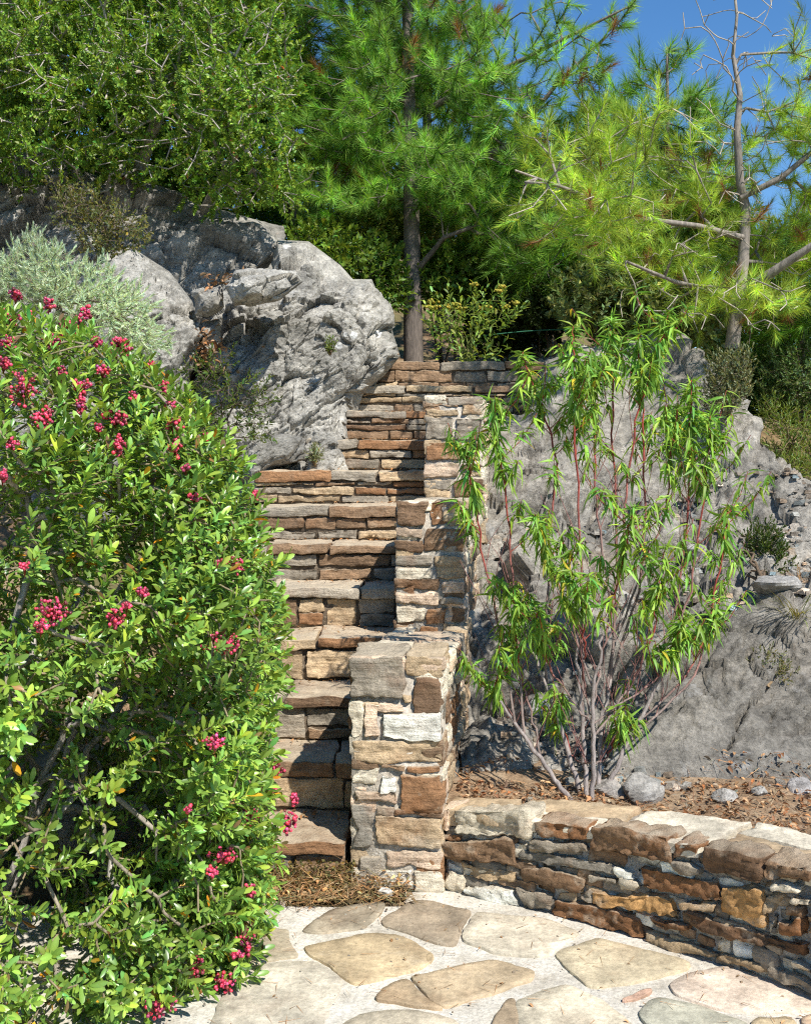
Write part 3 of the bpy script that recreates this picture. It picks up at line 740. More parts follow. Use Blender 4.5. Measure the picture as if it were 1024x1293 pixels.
for u0, u1 in zip(cuts[:-1], cuts[1:]):
    def at(line, u): kx = np.linspace(0, 1, 60); return np.array([np.interp(u, kx, line[:, c]) for c in range(3)])
    A0, A1, B0, B1 = at(sf, u0+.004), at(sf, u1-.004), at(sb, u0+.004), at(sb, u1-.004)
    A0[2] -= .002; A1[2] -= .002
    m = rng.uniform(.4, .65)
    for w0, w1 in ((0, m), (m, 1)) if (u1-u0) > .12 and rng.random() < .5 else ((0, 1),):
        q = [A0+(B0-A0)*w0, A1+(B1-A1)*w0, A1+(B1-A1)*w1, A0+(B0-A0)*w1]
        stone(mb, q, UP, .035, PAL[['cream', 'tan', 'cream', 'pink', 'tan'][rng.integers(5)]]*.78, .004, r=.008, amp=.008, res=.013)
obj('capstones', mb, M_FLAG, pw)

# ------------------------------------------------------------------ planting bed and right outcrop
KY = np.array([3.0, 3.8, 4.12, 4.3, 4.7, 5.05, 5.6, 5.9, 6.3, 6.9, 7.3, 9]); KZ = np.array([  .24, .25, .30, .45, .78, .84, 1.0, 1.22, 1.62, 2.2, 2.28, 2.3])
def slope(x, y):
    yy = y+.28*noise(np.stack([x*1.3, y*.6, 0*x], -1), 61)*ss(y, 4.1, 4.7)
    yy = yy-.14*(1-ss(x, .6, .9))*(1-ss(y, 5, 6)); z = np.interp(yy, KY, KZ)-.14*(1-ss(x-(.16+.144*(y-3.73)), .10, .3))*ss(y, 4.3, 4.6)
    cr = np.interp(x, [-1, .7, .95, 1.5, 1.85, 1.97, 2.15, 2.6, 5], [1.66, 1.72, 2.14, 2.32, 2.28, 2.02, 1.52, .9, .1])+.1*noise(np.stack([x*3, y*2, 0*x], -1), 62)
    k = .06; h = np.clip(.5+.5*(cr-z)/k, 0, 1); return cr*(1-h)+z*h-k*h*(1-h)
xs = np.linspace(.22, 3.4, 380); ys = np.linspace(4.0, 8.0, 500)
A, B = np.meshgrid(xs, ys, indexing='ij'); Z = slope(A, B)
Pt = np.stack([A, B, Z], -1)
gxx = np.gradient(Z, xs, axis=0); gyy = np.gradient(Z, ys, axis=1); N_ = nrm(np.stack([-gxx, -gyy, np.ones_like(Z)], -1))
amt = ss(B, 4.08, 4.4)
Pb_ = bed(Pt); r1, c1 = facets(Pb_, 1.8, .17, .06, 71, (1, 1, 1.6)); r2, c2 = facets(Pb_, 4.6, .075, .028, 72, (1, 1, 1.8)); r3, c3 = facets(Pb_, 13, .026, .010, 73, (1, 1, 1.8))
smooth_face = ss(A, .8, 1.05)*(1-ss(B, 4.75, 4.95))
dsp = (r1*(1-.2*smooth_face)+r2*(1-.3*smooth_face)+r3*(1-.4*smooth_face)-.035*(1-c1)*(1-.5*smooth_face)-.012*(1-c2)*(1-smooth_face))*amt+((.01+.03*ss(fbm(Pt*1.5, 2, 181), -.1, .3))*ledges(Pt, 171)+.011*ss(fbm(Pt*2, 2, 182), -.1, .3)*ledges(Pt, 172, (4, 4, 13)))*amt+.012*fbm(Pt*20, 4, 74)*amt+.05*fbm(Pt*2.5, 3, 75)*amt
dsp = dsp*(1-.55*np.maximum(ss(B, 5.9, 6.5), ss(A, 1.75, 2.0)*ss(B, 4.9, 5.4))); N_ = nrm(N_+np.array([0, -.2, .8])*ss(B, 5.6, 6.2)[..., None])
Pt = Pt+N_*dsp[..., None]; Pt[..., 2] -= .10*(1-ss(B, 4.02, 4.14+.14*(1-ss(A, .6, .9))+.05*noise(np.stack([A*5, 0*A, 0*A], -1), 77)))
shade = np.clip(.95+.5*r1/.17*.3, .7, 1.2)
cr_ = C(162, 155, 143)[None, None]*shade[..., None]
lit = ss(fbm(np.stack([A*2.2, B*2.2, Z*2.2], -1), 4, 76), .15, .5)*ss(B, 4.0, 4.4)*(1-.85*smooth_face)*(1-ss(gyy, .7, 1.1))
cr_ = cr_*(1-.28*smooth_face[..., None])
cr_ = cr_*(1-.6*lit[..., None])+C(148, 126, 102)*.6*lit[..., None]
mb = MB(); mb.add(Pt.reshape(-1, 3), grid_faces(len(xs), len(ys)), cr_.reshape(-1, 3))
ro = obj('rock_outcrop', mb, M_ROCK); tag(ro, 'sloping grey rock outcrop behind the reddish stemmed sapling, right of the stairs', 'rock')
RP = Pt; RXS, RYS = xs, ys
def on_slope(px, py):                              # where the pixel ray meets the right slope
    Y = np.linspace(3.7, 7.6, 900); q = P(px, py, Y); z = bedz(q[:, 0], q[:, 1]); k = np.argmax(q[:, 2] < z-0.0) if False else None
    d = q[:, 2]-z; idx = np.where(d <= 0)[0]
    return q[idx[0]] if len(idx) else q[-1]
def bedz(x, y):
    ix = np.clip(np.searchsorted(RXS, x), 0, len(RXS)-1); iy = np.clip(np.searchsorted(RYS, y), 0, len(RYS)-1)
    z = RP[ix, iy, 2]; return np.where(y < 4.05, bed_soil(x, y), z)
def bed_soil(x, y): return .245+.03*ss(y, 3.8, 4.2)+.018*fbm(np.stack([x*6, y*6, 0*x], -1), 3, 81)
xs = np.arange(.12, 3.6, .03); ys = np.arange(2.0, 4.5, .03); A, B = np.meshgrid(xs, ys, indexing='ij')
fr_ = np.interp(-B, -WF[:, 1], WF[:, 0], left=-9, right=1.5); bk = np.interp(-B, -WB[:, 1], WB[:, 0], left=-9, right=1.78)
keep = (A > bk-.10) & (A < 3.5); keep = keep | ((B > 3.78) & (A > .12))
Z = bed_soil(A, B); f = grid_faces(len(xs), len(ys)); f = f[keep.ravel()[f].all(1)]
mb = MB(); mb.add(np.stack([A, B, Z], -1).reshape(-1, 3), f, WHITE)
kind(obj('planting_bed_soil', mb, M_SOIL), 'structure')

# ------------------------------------------------------------------ rocks traced on the left
def rock(name, outline, ctr, Ymid, bulge, lean, col, nth=620, nr=170, seed=1, back=.7, amp=1., aniso=(1, 1, 1.5), spots=()):
    o = np.array(outline, float)-np.array(ctr); th = np.unwrap(np.arctan2(o[:, 1], o[:, 0]))
    if th[-1] < th[0]: th = th[::-1]; o = o[::-1]
    # radius along each direction by ray / segment test
    T = np.linspace(0, 2*np.pi, nth, endpoint=False); R = np.zeros(nth)
    a = o; b = np.roll(o, -1, 0)
    for k, t in enumerate(T):
        d = np.array([math.cos(t), math.sin(t)]); e = b-a; den = d[0]*e[:, 1]-d[1]*e[:, 0]
        with np.errstate(all='ignore'):
            tt = (a[:, 0]*e[:, 1]-a[:, 1]*e[:, 0])/den; uu = (a[:, 0]*d[1]-a[:, 1]*d[0])/den
        m = (tt > 0) & (uu >= -1e-6) & (uu <= 1+1e-6); R[k] = tt[m].max() if m.any() else R[k-1]
    s = np.linspace(0, 1, nr)**.85
    def shell(sign, D):
        px = ctr[0]+np.cos(T)[:, None]*R[:, None]*s[None]; py = ctr[1]+np.sin(T)[:, None]*R[:, None]*s[None]
        Y = Ymid-sign*D*(1-s[None]**4)**.6+lean*(ctr[1]-py)/F*Ymid
        return P(px, py, Y)
    Pf = shell(1, bulge)
    def disp(P0):
        Pq = bed(P0); aniso = (1, 1, 1.7)
        r1, c1 = facets(Pq, 1.3, .17, .05, seed*10+1, aniso); r2, c2 = facets(Pq, 3.3, .085, .026, seed*10+2, aniso); r3, c3 = facets(Pq, 9, .030, .010, seed*10+3, (1, 1, 2)); r4, c4 = facets(Pq, 26, .010, .004, seed*10+8, (1, 1, 1.6))
        return amp*(r1+r2+r3+r4-.045*(1-c1)-.016*(1-c2))+.02*amp*fbm(Pq*3.2, 4, seed*10+6)+.012*fbm(Pq*18, 4, seed*10+4)+(.006+.026*ss(fbm(P0*1.6, 2, seed+70), -.05, .3))*amp*ledges(P0, seed*10+9)+.008*ss(fbm(P0*2.1, 2, seed+80), .0, .35)*ledges(P0, seed*10+15, (4, 4, 12))
    d = disp(Pf); t_ = np.minimum(1, (1-s)/.1)[None]
    dirn = nrm(np.array([.12, -1., .35]))
    rim = np.stack([np.cos(T)[:, None]+0*s[None], 0*T[:, None]-.0+0*s[None], -np.sin(T)[:, None]+0*s[None]], -1)
    w = (s[None, :, None]**6)
    Pf = Pf+nrm(dirn*(1-w)+rim*w)*(d*(.3+.7*t_))[..., None]
    Pb = shell(-1, back); Pb[:, -1] = Pf[:, -1]
    mb = MB(); f = grid_faces(nth, nr); wrapi = np.arange(nr-1)
    wf = np.stack([(nth-1)*nr+wrapi, wrapi, wrapi+1, (nth-1)*nr+wrapi+1], 1)
    allf = np.concatenate([f, wf])
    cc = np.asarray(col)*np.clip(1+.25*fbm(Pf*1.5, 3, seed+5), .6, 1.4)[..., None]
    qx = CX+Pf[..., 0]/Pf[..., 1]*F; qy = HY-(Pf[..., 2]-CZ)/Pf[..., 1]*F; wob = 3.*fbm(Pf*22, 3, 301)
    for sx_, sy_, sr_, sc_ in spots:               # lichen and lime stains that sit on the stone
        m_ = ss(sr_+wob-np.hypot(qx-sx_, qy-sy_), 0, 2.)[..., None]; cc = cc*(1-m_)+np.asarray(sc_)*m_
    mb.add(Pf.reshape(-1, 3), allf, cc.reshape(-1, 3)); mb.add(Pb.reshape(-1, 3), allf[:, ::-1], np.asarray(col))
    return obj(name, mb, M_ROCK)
RC = C(174, 169, 158)
tag(rock('boulder', [(258, 405), (285, 352), (340, 342), (350, 302), (390, 304), (430, 334), (446, 352), (470, 352), (490, 398), (506, 450), (486, 474), (458, 500), (444, 545), (440, 600), (345, 640), (300, 640), (262, 590), (245, 490)],
         (375, 460), 7.0, .5, .55, RC, seed=1, spots=[(478, 421, 5, C(248, 246, 240)), (447, 424, 6, C(240, 238, 230)), (428, 436, 5, C(236, 234, 226)), (436, 422, 3, C(240, 238, 230)), (362, 310, 6, C(225, 222, 214)), (333, 438, 2.5, C(190, 130, 60)), (300, 470, 3, C(186, 140, 80)), (410, 318, 5, C(180, 150, 100)), (505, 447, 4, C(190, 150, 104))]), 'large pale grey limestone boulder with a jagged top edge beside the upper steps', 'boulder')
tag(rock('boulder', [(90, 360), (130, 322), (165, 310), (215, 342), (244, 380), (256, 430), (240, 480), (262, 560), (240, 660), (60, 700), (0, 640), (20, 420)],
         (150, 480), 6.5, .5, .35, RC*.95, 480, 130, seed=2), 'smooth grey boulder between the pale juniper and the rock crevice', 'boulder')
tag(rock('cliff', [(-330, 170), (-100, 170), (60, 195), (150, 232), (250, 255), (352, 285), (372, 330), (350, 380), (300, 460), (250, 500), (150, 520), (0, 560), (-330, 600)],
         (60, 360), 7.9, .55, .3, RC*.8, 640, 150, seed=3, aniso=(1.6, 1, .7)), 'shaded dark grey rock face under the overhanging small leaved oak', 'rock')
tag(rock('rock_slab', [(284, 362), (300, 346), (372, 342), (381, 356), (352, 376), (300, 384)], (330, 362), 6.25, .28, .1, RC, 240, 60, seed=4, back=.3, amp=.45),
    'grey overhanging rock slab casting a dark shadow across the boulder face', 'rock')
for k, (pl, c, lab) in enumerate([([(246, 372), (280, 360), (284, 388), (262, 402), (246, 398)], (264, 380), 'upper grey block wedged in the rock crevice'),
                                  ([(250, 408), (278, 402), (280, 432), (256, 436)], (265, 420), 'middle squared block wedged in the rock crevice'),
                                  ([(262, 445), (288, 440), (292, 470), (262, 474)], (276, 457), 'lowest block in the rock crevice above rusty litter')]):
    tag(rock('wedged_rock', pl, c, 6.45+.03*k, .16, .1, RC*.95, 140, 36, seed=6+k, back=.25, amp=.35), lab, 'rock')
tag(rock('ground_rock', [(52, 1035), (90, 1010), (150, 1022), (165, 1060), (140, 1110), (70, 1110), (45, 1080)], (105, 1060), 3.85, .22, .2, C(170, 158, 142), 200, 60, seed=11, back=.2, amp=.3),
    'beige ground rock glimpsed through gaps in the berry bush', 'rock')
tag(rock('wall_footing_rock', [(325, 560), (345, 548), (385, 552), (388, 580), (345, 592), (322, 610), (318, 640), (300, 640), (300, 580)], (335, 578), 6.12, .12, .1, RC*.85, 160, 40, seed=12, back=.2, amp=.35),
    'rough grey stone packed between steps and boulder near thin bush', 'rock')

# ------------------------------------------------------------------ loose stones
def pebble(name, c, r, col, label=None, cat='stone', group=None, seed=0):
    nu, nv = 26, 18; u = np.linspace(0, 2*np.pi, nu); v = np.linspace(0.001, np.pi-.001, nv); U, V = np.meshgrid(u, v, indexing='ij')
    d = np.stack([np.sin(V)*np.cos(U), np.sin(V)*np.sin(U), np.cos(V)], -1)
    pl = nrm(np.random.default_rng(seed).normal(size=(11, 3))); hh = np.random.default_rng(seed+1).uniform(.6, .95, 11)
    rad = np.min(np.where((d@pl.T) > .05, hh/np.maximum(d@pl.T, .05), 9), -1); rad = np.minimum(rad, 1.15)+.06*noise(d*4+seed, seed)
    q = np.array(c)+d*rad[..., None]*np.array(r)
    mb = MB(); mb.add(q.reshape(-1, 3), grid_faces(nu, nv, True), col)
    o = obj(name, mb, M_ROCK, None, False, tuple(float(x) for x in c))
    if label: tag(o, label, cat, group)
    return o
for k, (px, py, rx, rz, col, lab) in enumerate([(808, 1008, .075, .06, C(168, 162, 152), 'pale angular stone at the foot of the sapling, on the bed edge'),
        (770, 1002, .06, .035, C(182, 174, 164), 'flat whitish stone tucked behind the sapling stems'),
        (915, 1012, .045, .03, C(180, 174, 164), 'grey stone lying on litter in the middle of the bed'),
        (960, 1003, .03, .022, C(185, 180, 170), 'small grey stone on the bed next to the smooth rock'),
        (1012, 1000, .05, .04, C(178, 172, 166), 'grey stone at the right end of the bed'),
        (975, 745, .11, .06, C(165, 160, 152), 'loose grey stone on the ledge under the dark green tuft'),
        (880, 700, .06, .045, C(175, 170, 162), 'pale rubble stone in the hollow behind the sapling, right side'),
        (680, 905, .05, .05, C(170, 166, 160), 'grey stone low on the slope among the left sapling stems'),
        (785, 765, .07, .05, C(178, 172, 162), 'white faced stone half way up the slope behind the sapling')]):
    c = on_slope(px, py); c[2] += rz*.4
    pebble('loose_stone', c, (rx, rx*.8, rz), col, lab, 'stone', None, 100+k)
c = PG(486, 1131, .01); pebble('pebble', c+np.array([0, 0, .012]), (.028, .02, .016), C(225, 220, 208), 'small white pebble on the litter at the foot of the pier', 'pebble', None, 140)

# gravel and litter
def gravel(pts, rad, cols, name, par=None):
    base = np.array([(-1, -1, -.7), (1, -1, -.6), (1, 1, -.7), (-1, 1, -.6), (-.8, -.7, .7), (.7, -.8, .6), (.8, .7, .8), (-.7, .8, .6)], float)*.6
    fc = np.array([(0, 1, 5, 4), (1, 2, 6, 5), (2, 3, 7, 6), (3, 0, 4, 7), (4, 5, 6, 7)])
    n = len(pts); sc_ = rng.uniform(.6, 1.4, (n, 8, 3)); a = rng.uniform(0, 6.28, n)
    V = base[None]*sc_*rad[:, None, None]; x = V[..., 0]*np.cos(a)[:, None]-V[..., 1]*np.sin(a)[:, None]; y = V[..., 0]*np.sin(a)[:, None]+V[..., 1]*np.cos(a)[:, None]
    V = np.stack([x, y, V[..., 2]*.75], -1)+pts[:, None]
    mb = MB(); mb.add(V.reshape(-1, 3), (fc[None]+(np.arange(n)*8)[:, None, None]).reshape(-1, 4), np.repeat(cols, 8, 0))
    return obj(name, mb, M_ROCK, par, False)
n = 12000; x = rng.uniform(.4, 2.6, n); y = 4.0+rng.random(n)**1.2*2.3; z = bedz(x, y)
sl = np.abs(bedz(x, y+.08)-bedz(x, y-.08))/.16
kp = (sl < .75) & ~((x > .8) & (y > 4.15) & (y < 4.85)) & (fbm(np.stack([x*2.5, y*2.5, 0*x], -1), 3, 91) > .02)
x, y, z = x[kp], y[kp], z[kp]; rr = .005+.035*rng.random(len(x))**5
kind(gravel(np.stack([x, y, z+rr*.3], 1), rr, tint(C(160, 150, 136), len(x), .3, .08), 'gravel'), 'stuff')
def litter(n, fx, name, cols, size, needle):
    x, y = fx(n); z = bedz(x, y)+.008+.012*rng.random(len(x)) if name != 'foot_litter' else .02+.045*rng.random(len(x))*ss(y, 3.58, 3.72)+.0*x
    n = len(x); a = rng.uniform(0, 6.28, n); d = np.stack([np.cos(a), np.sin(a), rng.normal(0, .35, n)], 1)
    col = np.concatenate([tint(c, n//len(cols)+1, .25, .1) for c in cols])[rng.permutation(n)]
    mb = MB(); k = rng.random(n) < needle; pos = np.stack([x, y, z], 1); up = UP+rng.normal(0, .5, (n, 3))
    scatter(mb, L_NEEDLE, pos[k], d[k], up[k], rng.uniform(.05, .11, k.sum()), col[k], .0022)
    scatter(mb, L_CURL, pos[~k], d[~k], up[~k], rng.uniform(.6, 1.3, (~k).sum())*size, col[~k])
    return kind(obj(name, mb, M_DRY), 'stuff')
def bedpts(n):
    x = .2+rng.random(n)**1.3*2.2; y = rng.uniform(3.4, 4.9, n); bk = np.interp(x, WB[:, 0], WB[:, 1], right=2.0)
    k = (y > bk-.02) & (y < np.where(x > .8, 4.12, 4.22)+.05*noise(np.stack([x*5, 0*x, 0*x], -1), 78)); return x[k], y[k]
litter(11000, bedpts, 'leaf_litter', [C(158, 112, 76), C(134, 100, 76), C(184, 148, 110), C(166, 138, 106), C(150, 132, 110)], .024, .5)
def ledge(n):
    x = rng.uniform(.5, 2.6, n); y = rng.uniform(4.75, 6.0, n); k = (np.abs(bedz(x, y+.08)-bedz(x, y-.08))/.16 < .6) & (fbm(np.stack([x*2, y*2, 0*x], -1), 3, 93) > .08); return x[k], y[k]
litter(11000, ledge, 'needle_litter', [C(150, 104, 74), C(172, 136, 100), C(128, 108, 86)], .018, .75)
def foot(n):
    x = rng.uniform(-.55, .02, n); y = rng.uniform(3.5, 3.76, n); k = (y > 3.60+.06*noise(np.stack([x*7, 0*x, 0*x], -1), 95)) & (rng.random(n) < .3+.7*ss(y, 3.5, 3.65)); return x[k], y[k]
litter(2600, foot, 'foot_litter', [C(168, 130, 92), C(188, 152, 110), C(146, 118, 82), C(150, 134, 88)], .02, .75)

def pave(n):
    x = rng.uniform(-.7, 1.15, n); y = rng.uniform(2.5, 3.66, n); k = (x < np.interp(-y, -WF[:, 1], WF[:, 0])-.02) & (rng.random(n) < .25+.75*ss(y, 3.2, 3.6)*ss(-x, -.3, .2)+.3*(fbm(np.stack([x*3, y*3, 0*x], -1), 2, 97) > .2)); return x[k], y[k]
def litter_flat(n):
    x, y = pave(n); n = len(x); a = rng.uniform(0, 6.28, n); d = np.stack([np.cos(a), np.sin(a), 0*a], 1); mb = MB(); k = rng.random(n) < .7
    pos = np.stack([x, y, .0085+0*x], 1); col = tint(C(172, 136, 98), n, .3, .1); up = UP+rng.normal(0, .08, (n, 3))
    scatter(mb, L_NEEDLE, pos[k], d[k], up[k], rng.uniform(.03, .08, k.sum()), col[k], .002)
    scatter(mb, L_CURL, pos[~k], d[~k], up[~k], rng.uniform(.006, .018, (~k).sum()), col[~k]); kind(obj('fallen_needles', mb, M_DRY), 'stuff')
litter_flat(700)
px_, py_, pz_ = [], [], []
for k in range(12):                                # needles and crumbs blown into the step corners
    n = 70; x1_ = SX[k][1] if SX[k][1] is not None else wallx(NY[k]); xx = x1_-np.abs(rng.normal(0, .22, n)); xx = np.where(rng.random(n) < .5, rng.uniform(max(SX[k][0], -.8), x1_, n), xx)
    px_.append(xx); py_.append(NY[k]+.30-np.abs(rng.normal(0, .07, n))); pz_.append(np.full(n, NZ[k]+.010))
x, y, z = map(np.concatenate, (px_, py_, pz_)); y = np.maximum(y, np.repeat(NY, 70)+.01); n = len(x); a = rng.uniform(0, 6.28, n); k = rng.random(n) < .6; mb = MB(); d = np.stack([np.cos(a), np.sin(a), 0*a], 1); col = tint(C(164, 126, 88), n, .3, .1)
pos = np.stack([x, y, z], 1); up = UP+rng.normal(0, .25, (n, 3)); scatter(mb, L_NEEDLE, pos[k], d[k], up[k], rng.uniform(.03, .08, k.sum()), col[k], .002); scatter(mb, L_CURL, pos[~k], d[~k], up[~k], rng.uniform(.01, .026, (~k).sum()), col[~k])
kind(obj('step_litter', mb, M_DRY), 'stuff')
x, y = pave(800); kind(gravel(np.stack([x, y, .004+0*x], 1), .0015+.006*rng.random(len(x))**4, tint(C(176, 160, 138), len(x), .3, .08), 'grit'), 'stuff')
# ------------------------------------------------------------------ berry bush
BX, BY = -1.42, 3.28
ZK = np.array([-.05, .0, .15, .3, .6, .88, 1.1, 1.31, 1.46, 1.61, 1.73, 1.83, 1.90, 1.96]); RK = np.array([.86, .93, 1.0, 1.045, 1.055, 1.095, 1.065, .985, .92, .80, .67, .50, .32, .0])
def bush_r(p):
    d = p-np.array([BX, BY, 0]); e = np.stack([d[..., 0], d[..., 1]*1.2], -1); h = np.linalg.norm(e, axis=-1)
    R = np.interp(d[..., 2], ZK, RK, left=0, right=0)
    nz_ = noise(np.stack([p[..., 0]*2.6, p[..., 1]*2.6, p[..., 2]*2.6], -1), 101)*.07+noise(p*6, 102)*.03
    return h/np.maximum(R+nz_, .02)
m = 170000; q = np.stack([rng.uniform(BX-1.2, BX+1.2, m), rng.uniform(BY-1.1, BY+1.1, m), rng.uniform(0, 2.1, m)], 1)
hr = bush_r(q); q = q[(hr < 1) & (rng.random(m) < np.exp(-(1-hr)/.16)*np.where(q[:, 1] > 3.6, .3, 1)*np.where(q[:, 0] < -1.7, .35, 1))]
dens = fbm(q*2.4, 2, 103); hole = 0
def surf(px, py):
    Y = np.linspace(1.8, 4.4, 500); r = P(px, py, Y); h = bush_r(r); k = np.where(h < .99)[0]
    return r[k[0]] if len(k) else P(px, py, 3.35)
for hx, hy, hrad in [(175, 690, 75), (120, 745, 50), (200, 925, 80), (235, 985, 50), (95, 1040, 78), (150, 1090, 60), (215, 1130, 40), (250, 900, 40), (70, 830, 34), (330, 700, 22), (55, 640, 40), (20, 770, 40), (330, 945, 26), (285, 660, 24), (60, 930, 36)]:
    hc = surf(hx, hy); hole = np.maximum(hole, np.exp(-np.sum((q-hc)**2, 1)/(hrad*hc[1]/F*.95)**2))
q = q[(dens-.95*hole+.12*rng.normal(size=len(q)) > -.29)]
keep = []; cell = {}
for k in range(len(q)):                            # keep tips apart (cell grid)
    c_ = tuple(np.floor(q[k]/.033).astype(int)); ok = True
    for a_ in (-1, 0, 1):
        for b_ in (-1, 0, 1):
            for g_ in (-1, 0, 1):
                for j_ in cell.get((c_[0]+a_, c_[1]+b_, c_[2]+g_), ()):
                    e_ = q[j_]-q[k]
                    if e_[0]*e_[0]+e_[1]*e_[1]+e_[2]*e_[2] < .033**2: ok = False
    if ok: keep.append(k); cell.setdefault(c_, []).append(k)
    if len(keep) >= 6600: break
q = q[keep]; print('bush tips', len(q))
bush = thing('berry_bush', (BX, BY, .05), 'big glossy green bush dotted with red berry clusters, in front of the stairs', 'bush')
stems = []; 
for k in range(9):
    a = rng.uniform(0, 6.28); b0 = np.array([BX+.14*math.cos(a), BY+.14*math.sin(a), .0]); e = np.array([BX+.5*math.cos(a)+.12, BY+.4*math.sin(a), rng.uniform(.7, 1.35)])
    t = np.linspace(0, 1, 9)[:, None]; stems.append(b0+(e-b0)*t*np.array([1, 1, 1])+rng.normal(0, .02, (9, 3))*t)
tr = Tree(stems, [(.014, .009)]*9)
d = tr.grow(q, .1, .02, .5, .12)
ctr = np.array([BX, BY, .7]); od = nrm(q-ctr)
dd = nrm(.45*d+.6*od+np.array([0, 0, .55])+rng.normal(0, .22, q.shape))
mb = MB(); tr.mesh(mb, .0028, 2.4, 5, C(176, 168, 158), tipcol=C(150, 134, 104), rmax=.011); obj('branches', mb, M_TWIG, bush)
mb = MB(); nl = 20
pos, ld, ln = shoot(q+dd*.045, dd, nl, .095, (20, 80))
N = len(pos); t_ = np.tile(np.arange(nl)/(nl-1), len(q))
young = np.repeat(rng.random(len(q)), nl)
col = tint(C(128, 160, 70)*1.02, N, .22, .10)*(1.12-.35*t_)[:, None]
col = np.where((young > .75)[:, None], col*np.array([1.25, 1.12, .9]), col)
yl = rng.random(N) < .012; col[yl] = tint(C(226, 160, 44)*.8, yl.sum(), .25, .12); yl = rng.random(N) < .02; col[yl] = tint(C(150, 116, 74)*.7, yl.sum(), .3, .1); col *= np.exp(rng.normal(0, .12, (N, 1)))
clump = np.repeat(np.exp(.5*fbm(q*4.5, 3, 105)+rng.normal(0, .12, len(q))), nl); col *= clump[:, None]
scatter(mb, L_BROAD, pos, ld, ln+UP*.3, rng.uniform(.5, 1.2, N)*.038*np.repeat(rng.uniform(.8, 1.15, len(q)), nl), col)
obj('foliage', mb, M_LEAF, bush)
sp_u, sp_v = np.meshgrid(np.linspace(0, 2*np.pi, 8), np.linspace(.01, np.pi-.01, 6), indexing='ij')
SPH = np.stack([np.sin(sp_v)*np.cos(sp_u), np.sin(sp_v)*np.sin(sp_u), np.cos(sp_v)], -1).reshape(-1, 3); SPF = grid_faces(8, 6, True)
def surf(px, py):
    Y = np.linspace(1.8, 4.4, 500); r = P(px, py, Y); h = bush_r(r); k = np.where(h < .99)[0]
    return r[k[0]] if len(k) else P(px, py, 3.35)
for px, py, s in [(6, 403, 15), (30, 490, 17), (52, 532, 15), (100, 412, 14), (155, 440, 10), (150, 562, 13), (104, 487, 11), (103, 512, 9), (66, 432, 11), (84, 412, 10), (62, 385, 8), (5, 458, 12), (4, 600, 8),
                  (220, 537, 11), (221, 564, 10), (208, 492, 8), (146, 528, 12), (293, 580, 8), (246, 628, 8), (322, 626, 6), (298, 714, 14), (280, 815, 20), (66, 772, 20), (146, 780, 11), (180, 747, 8), (32, 714, 6),
                  (272, 936, 11), (350, 970, 9), (315, 1030, 10), (364, 1038, 13), (282, 1080, 14), (238, 1021, 6), (314, 1127, 9), (310, 1180, 12), (312, 1198, 8), (249, 1221, 10), (284, 1241, 15), (200, 1270, 17), (130, 468, 8), (20, 372, 9), (38, 400, 8), (120, 432, 7), (12, 432, 11), (190, 460, 6), (78, 470, 7), (170, 500, 7), (125, 540, 6), (215, 512, 6), (262, 552, 6), (235, 590, 5), (60, 520, 8), (16, 560, 6), (110, 395, 6), (150, 432, 6), (280, 712, 7), (345, 1000, 6), (372, 1010, 7), (298, 1205, 7), (268, 1100, 6), (160, 765, 6), (52, 790, 7)]:
    c = surf(px, py); vd = nrm(np.array([c[0], c[1], c[2]-CZ])); c = c-vd*.012
    r_ = s*c[1]/F; nb = int(14+s*2.6); o_ = nrm(rng.normal(size=(nb, 3)))*rng.random((nb, 1))**.55*r_*1.2*rng.uniform(.6, 1.35, 3)
    br = rng.uniform(.0026, .0052, nb)*c[1]/2.6
    V = (c+o_)[:, None]+SPH[None]*br[:, None, None]
    col = tint(C(210, 66, 96)*.82, nb, .42, .14); dk = rng.random(nb) < .15; col[dk] = tint(C(150, 60, 60)*.6, dk.sum(), .3, .1)
    mb = MB(); mb.add(V.reshape(-1, 3), (SPF[None]+(np.arange(nb)*len(SPH))[:, None, None]).reshape(-1, 4), np.repeat(col, len(SPH), 0))
    for k in range(0, nb): tube(mb, np.array([c-vd*-.06+np.array([0, 0, -.03]), c*.5+.5*(c+o_[k])+vd*.01, c+o_[k]]), .0008, 3, C(150, 70, 60))
    obj('berry_cluster', mb, M_BERRY, bush)
print('bush', time.time()-T0)

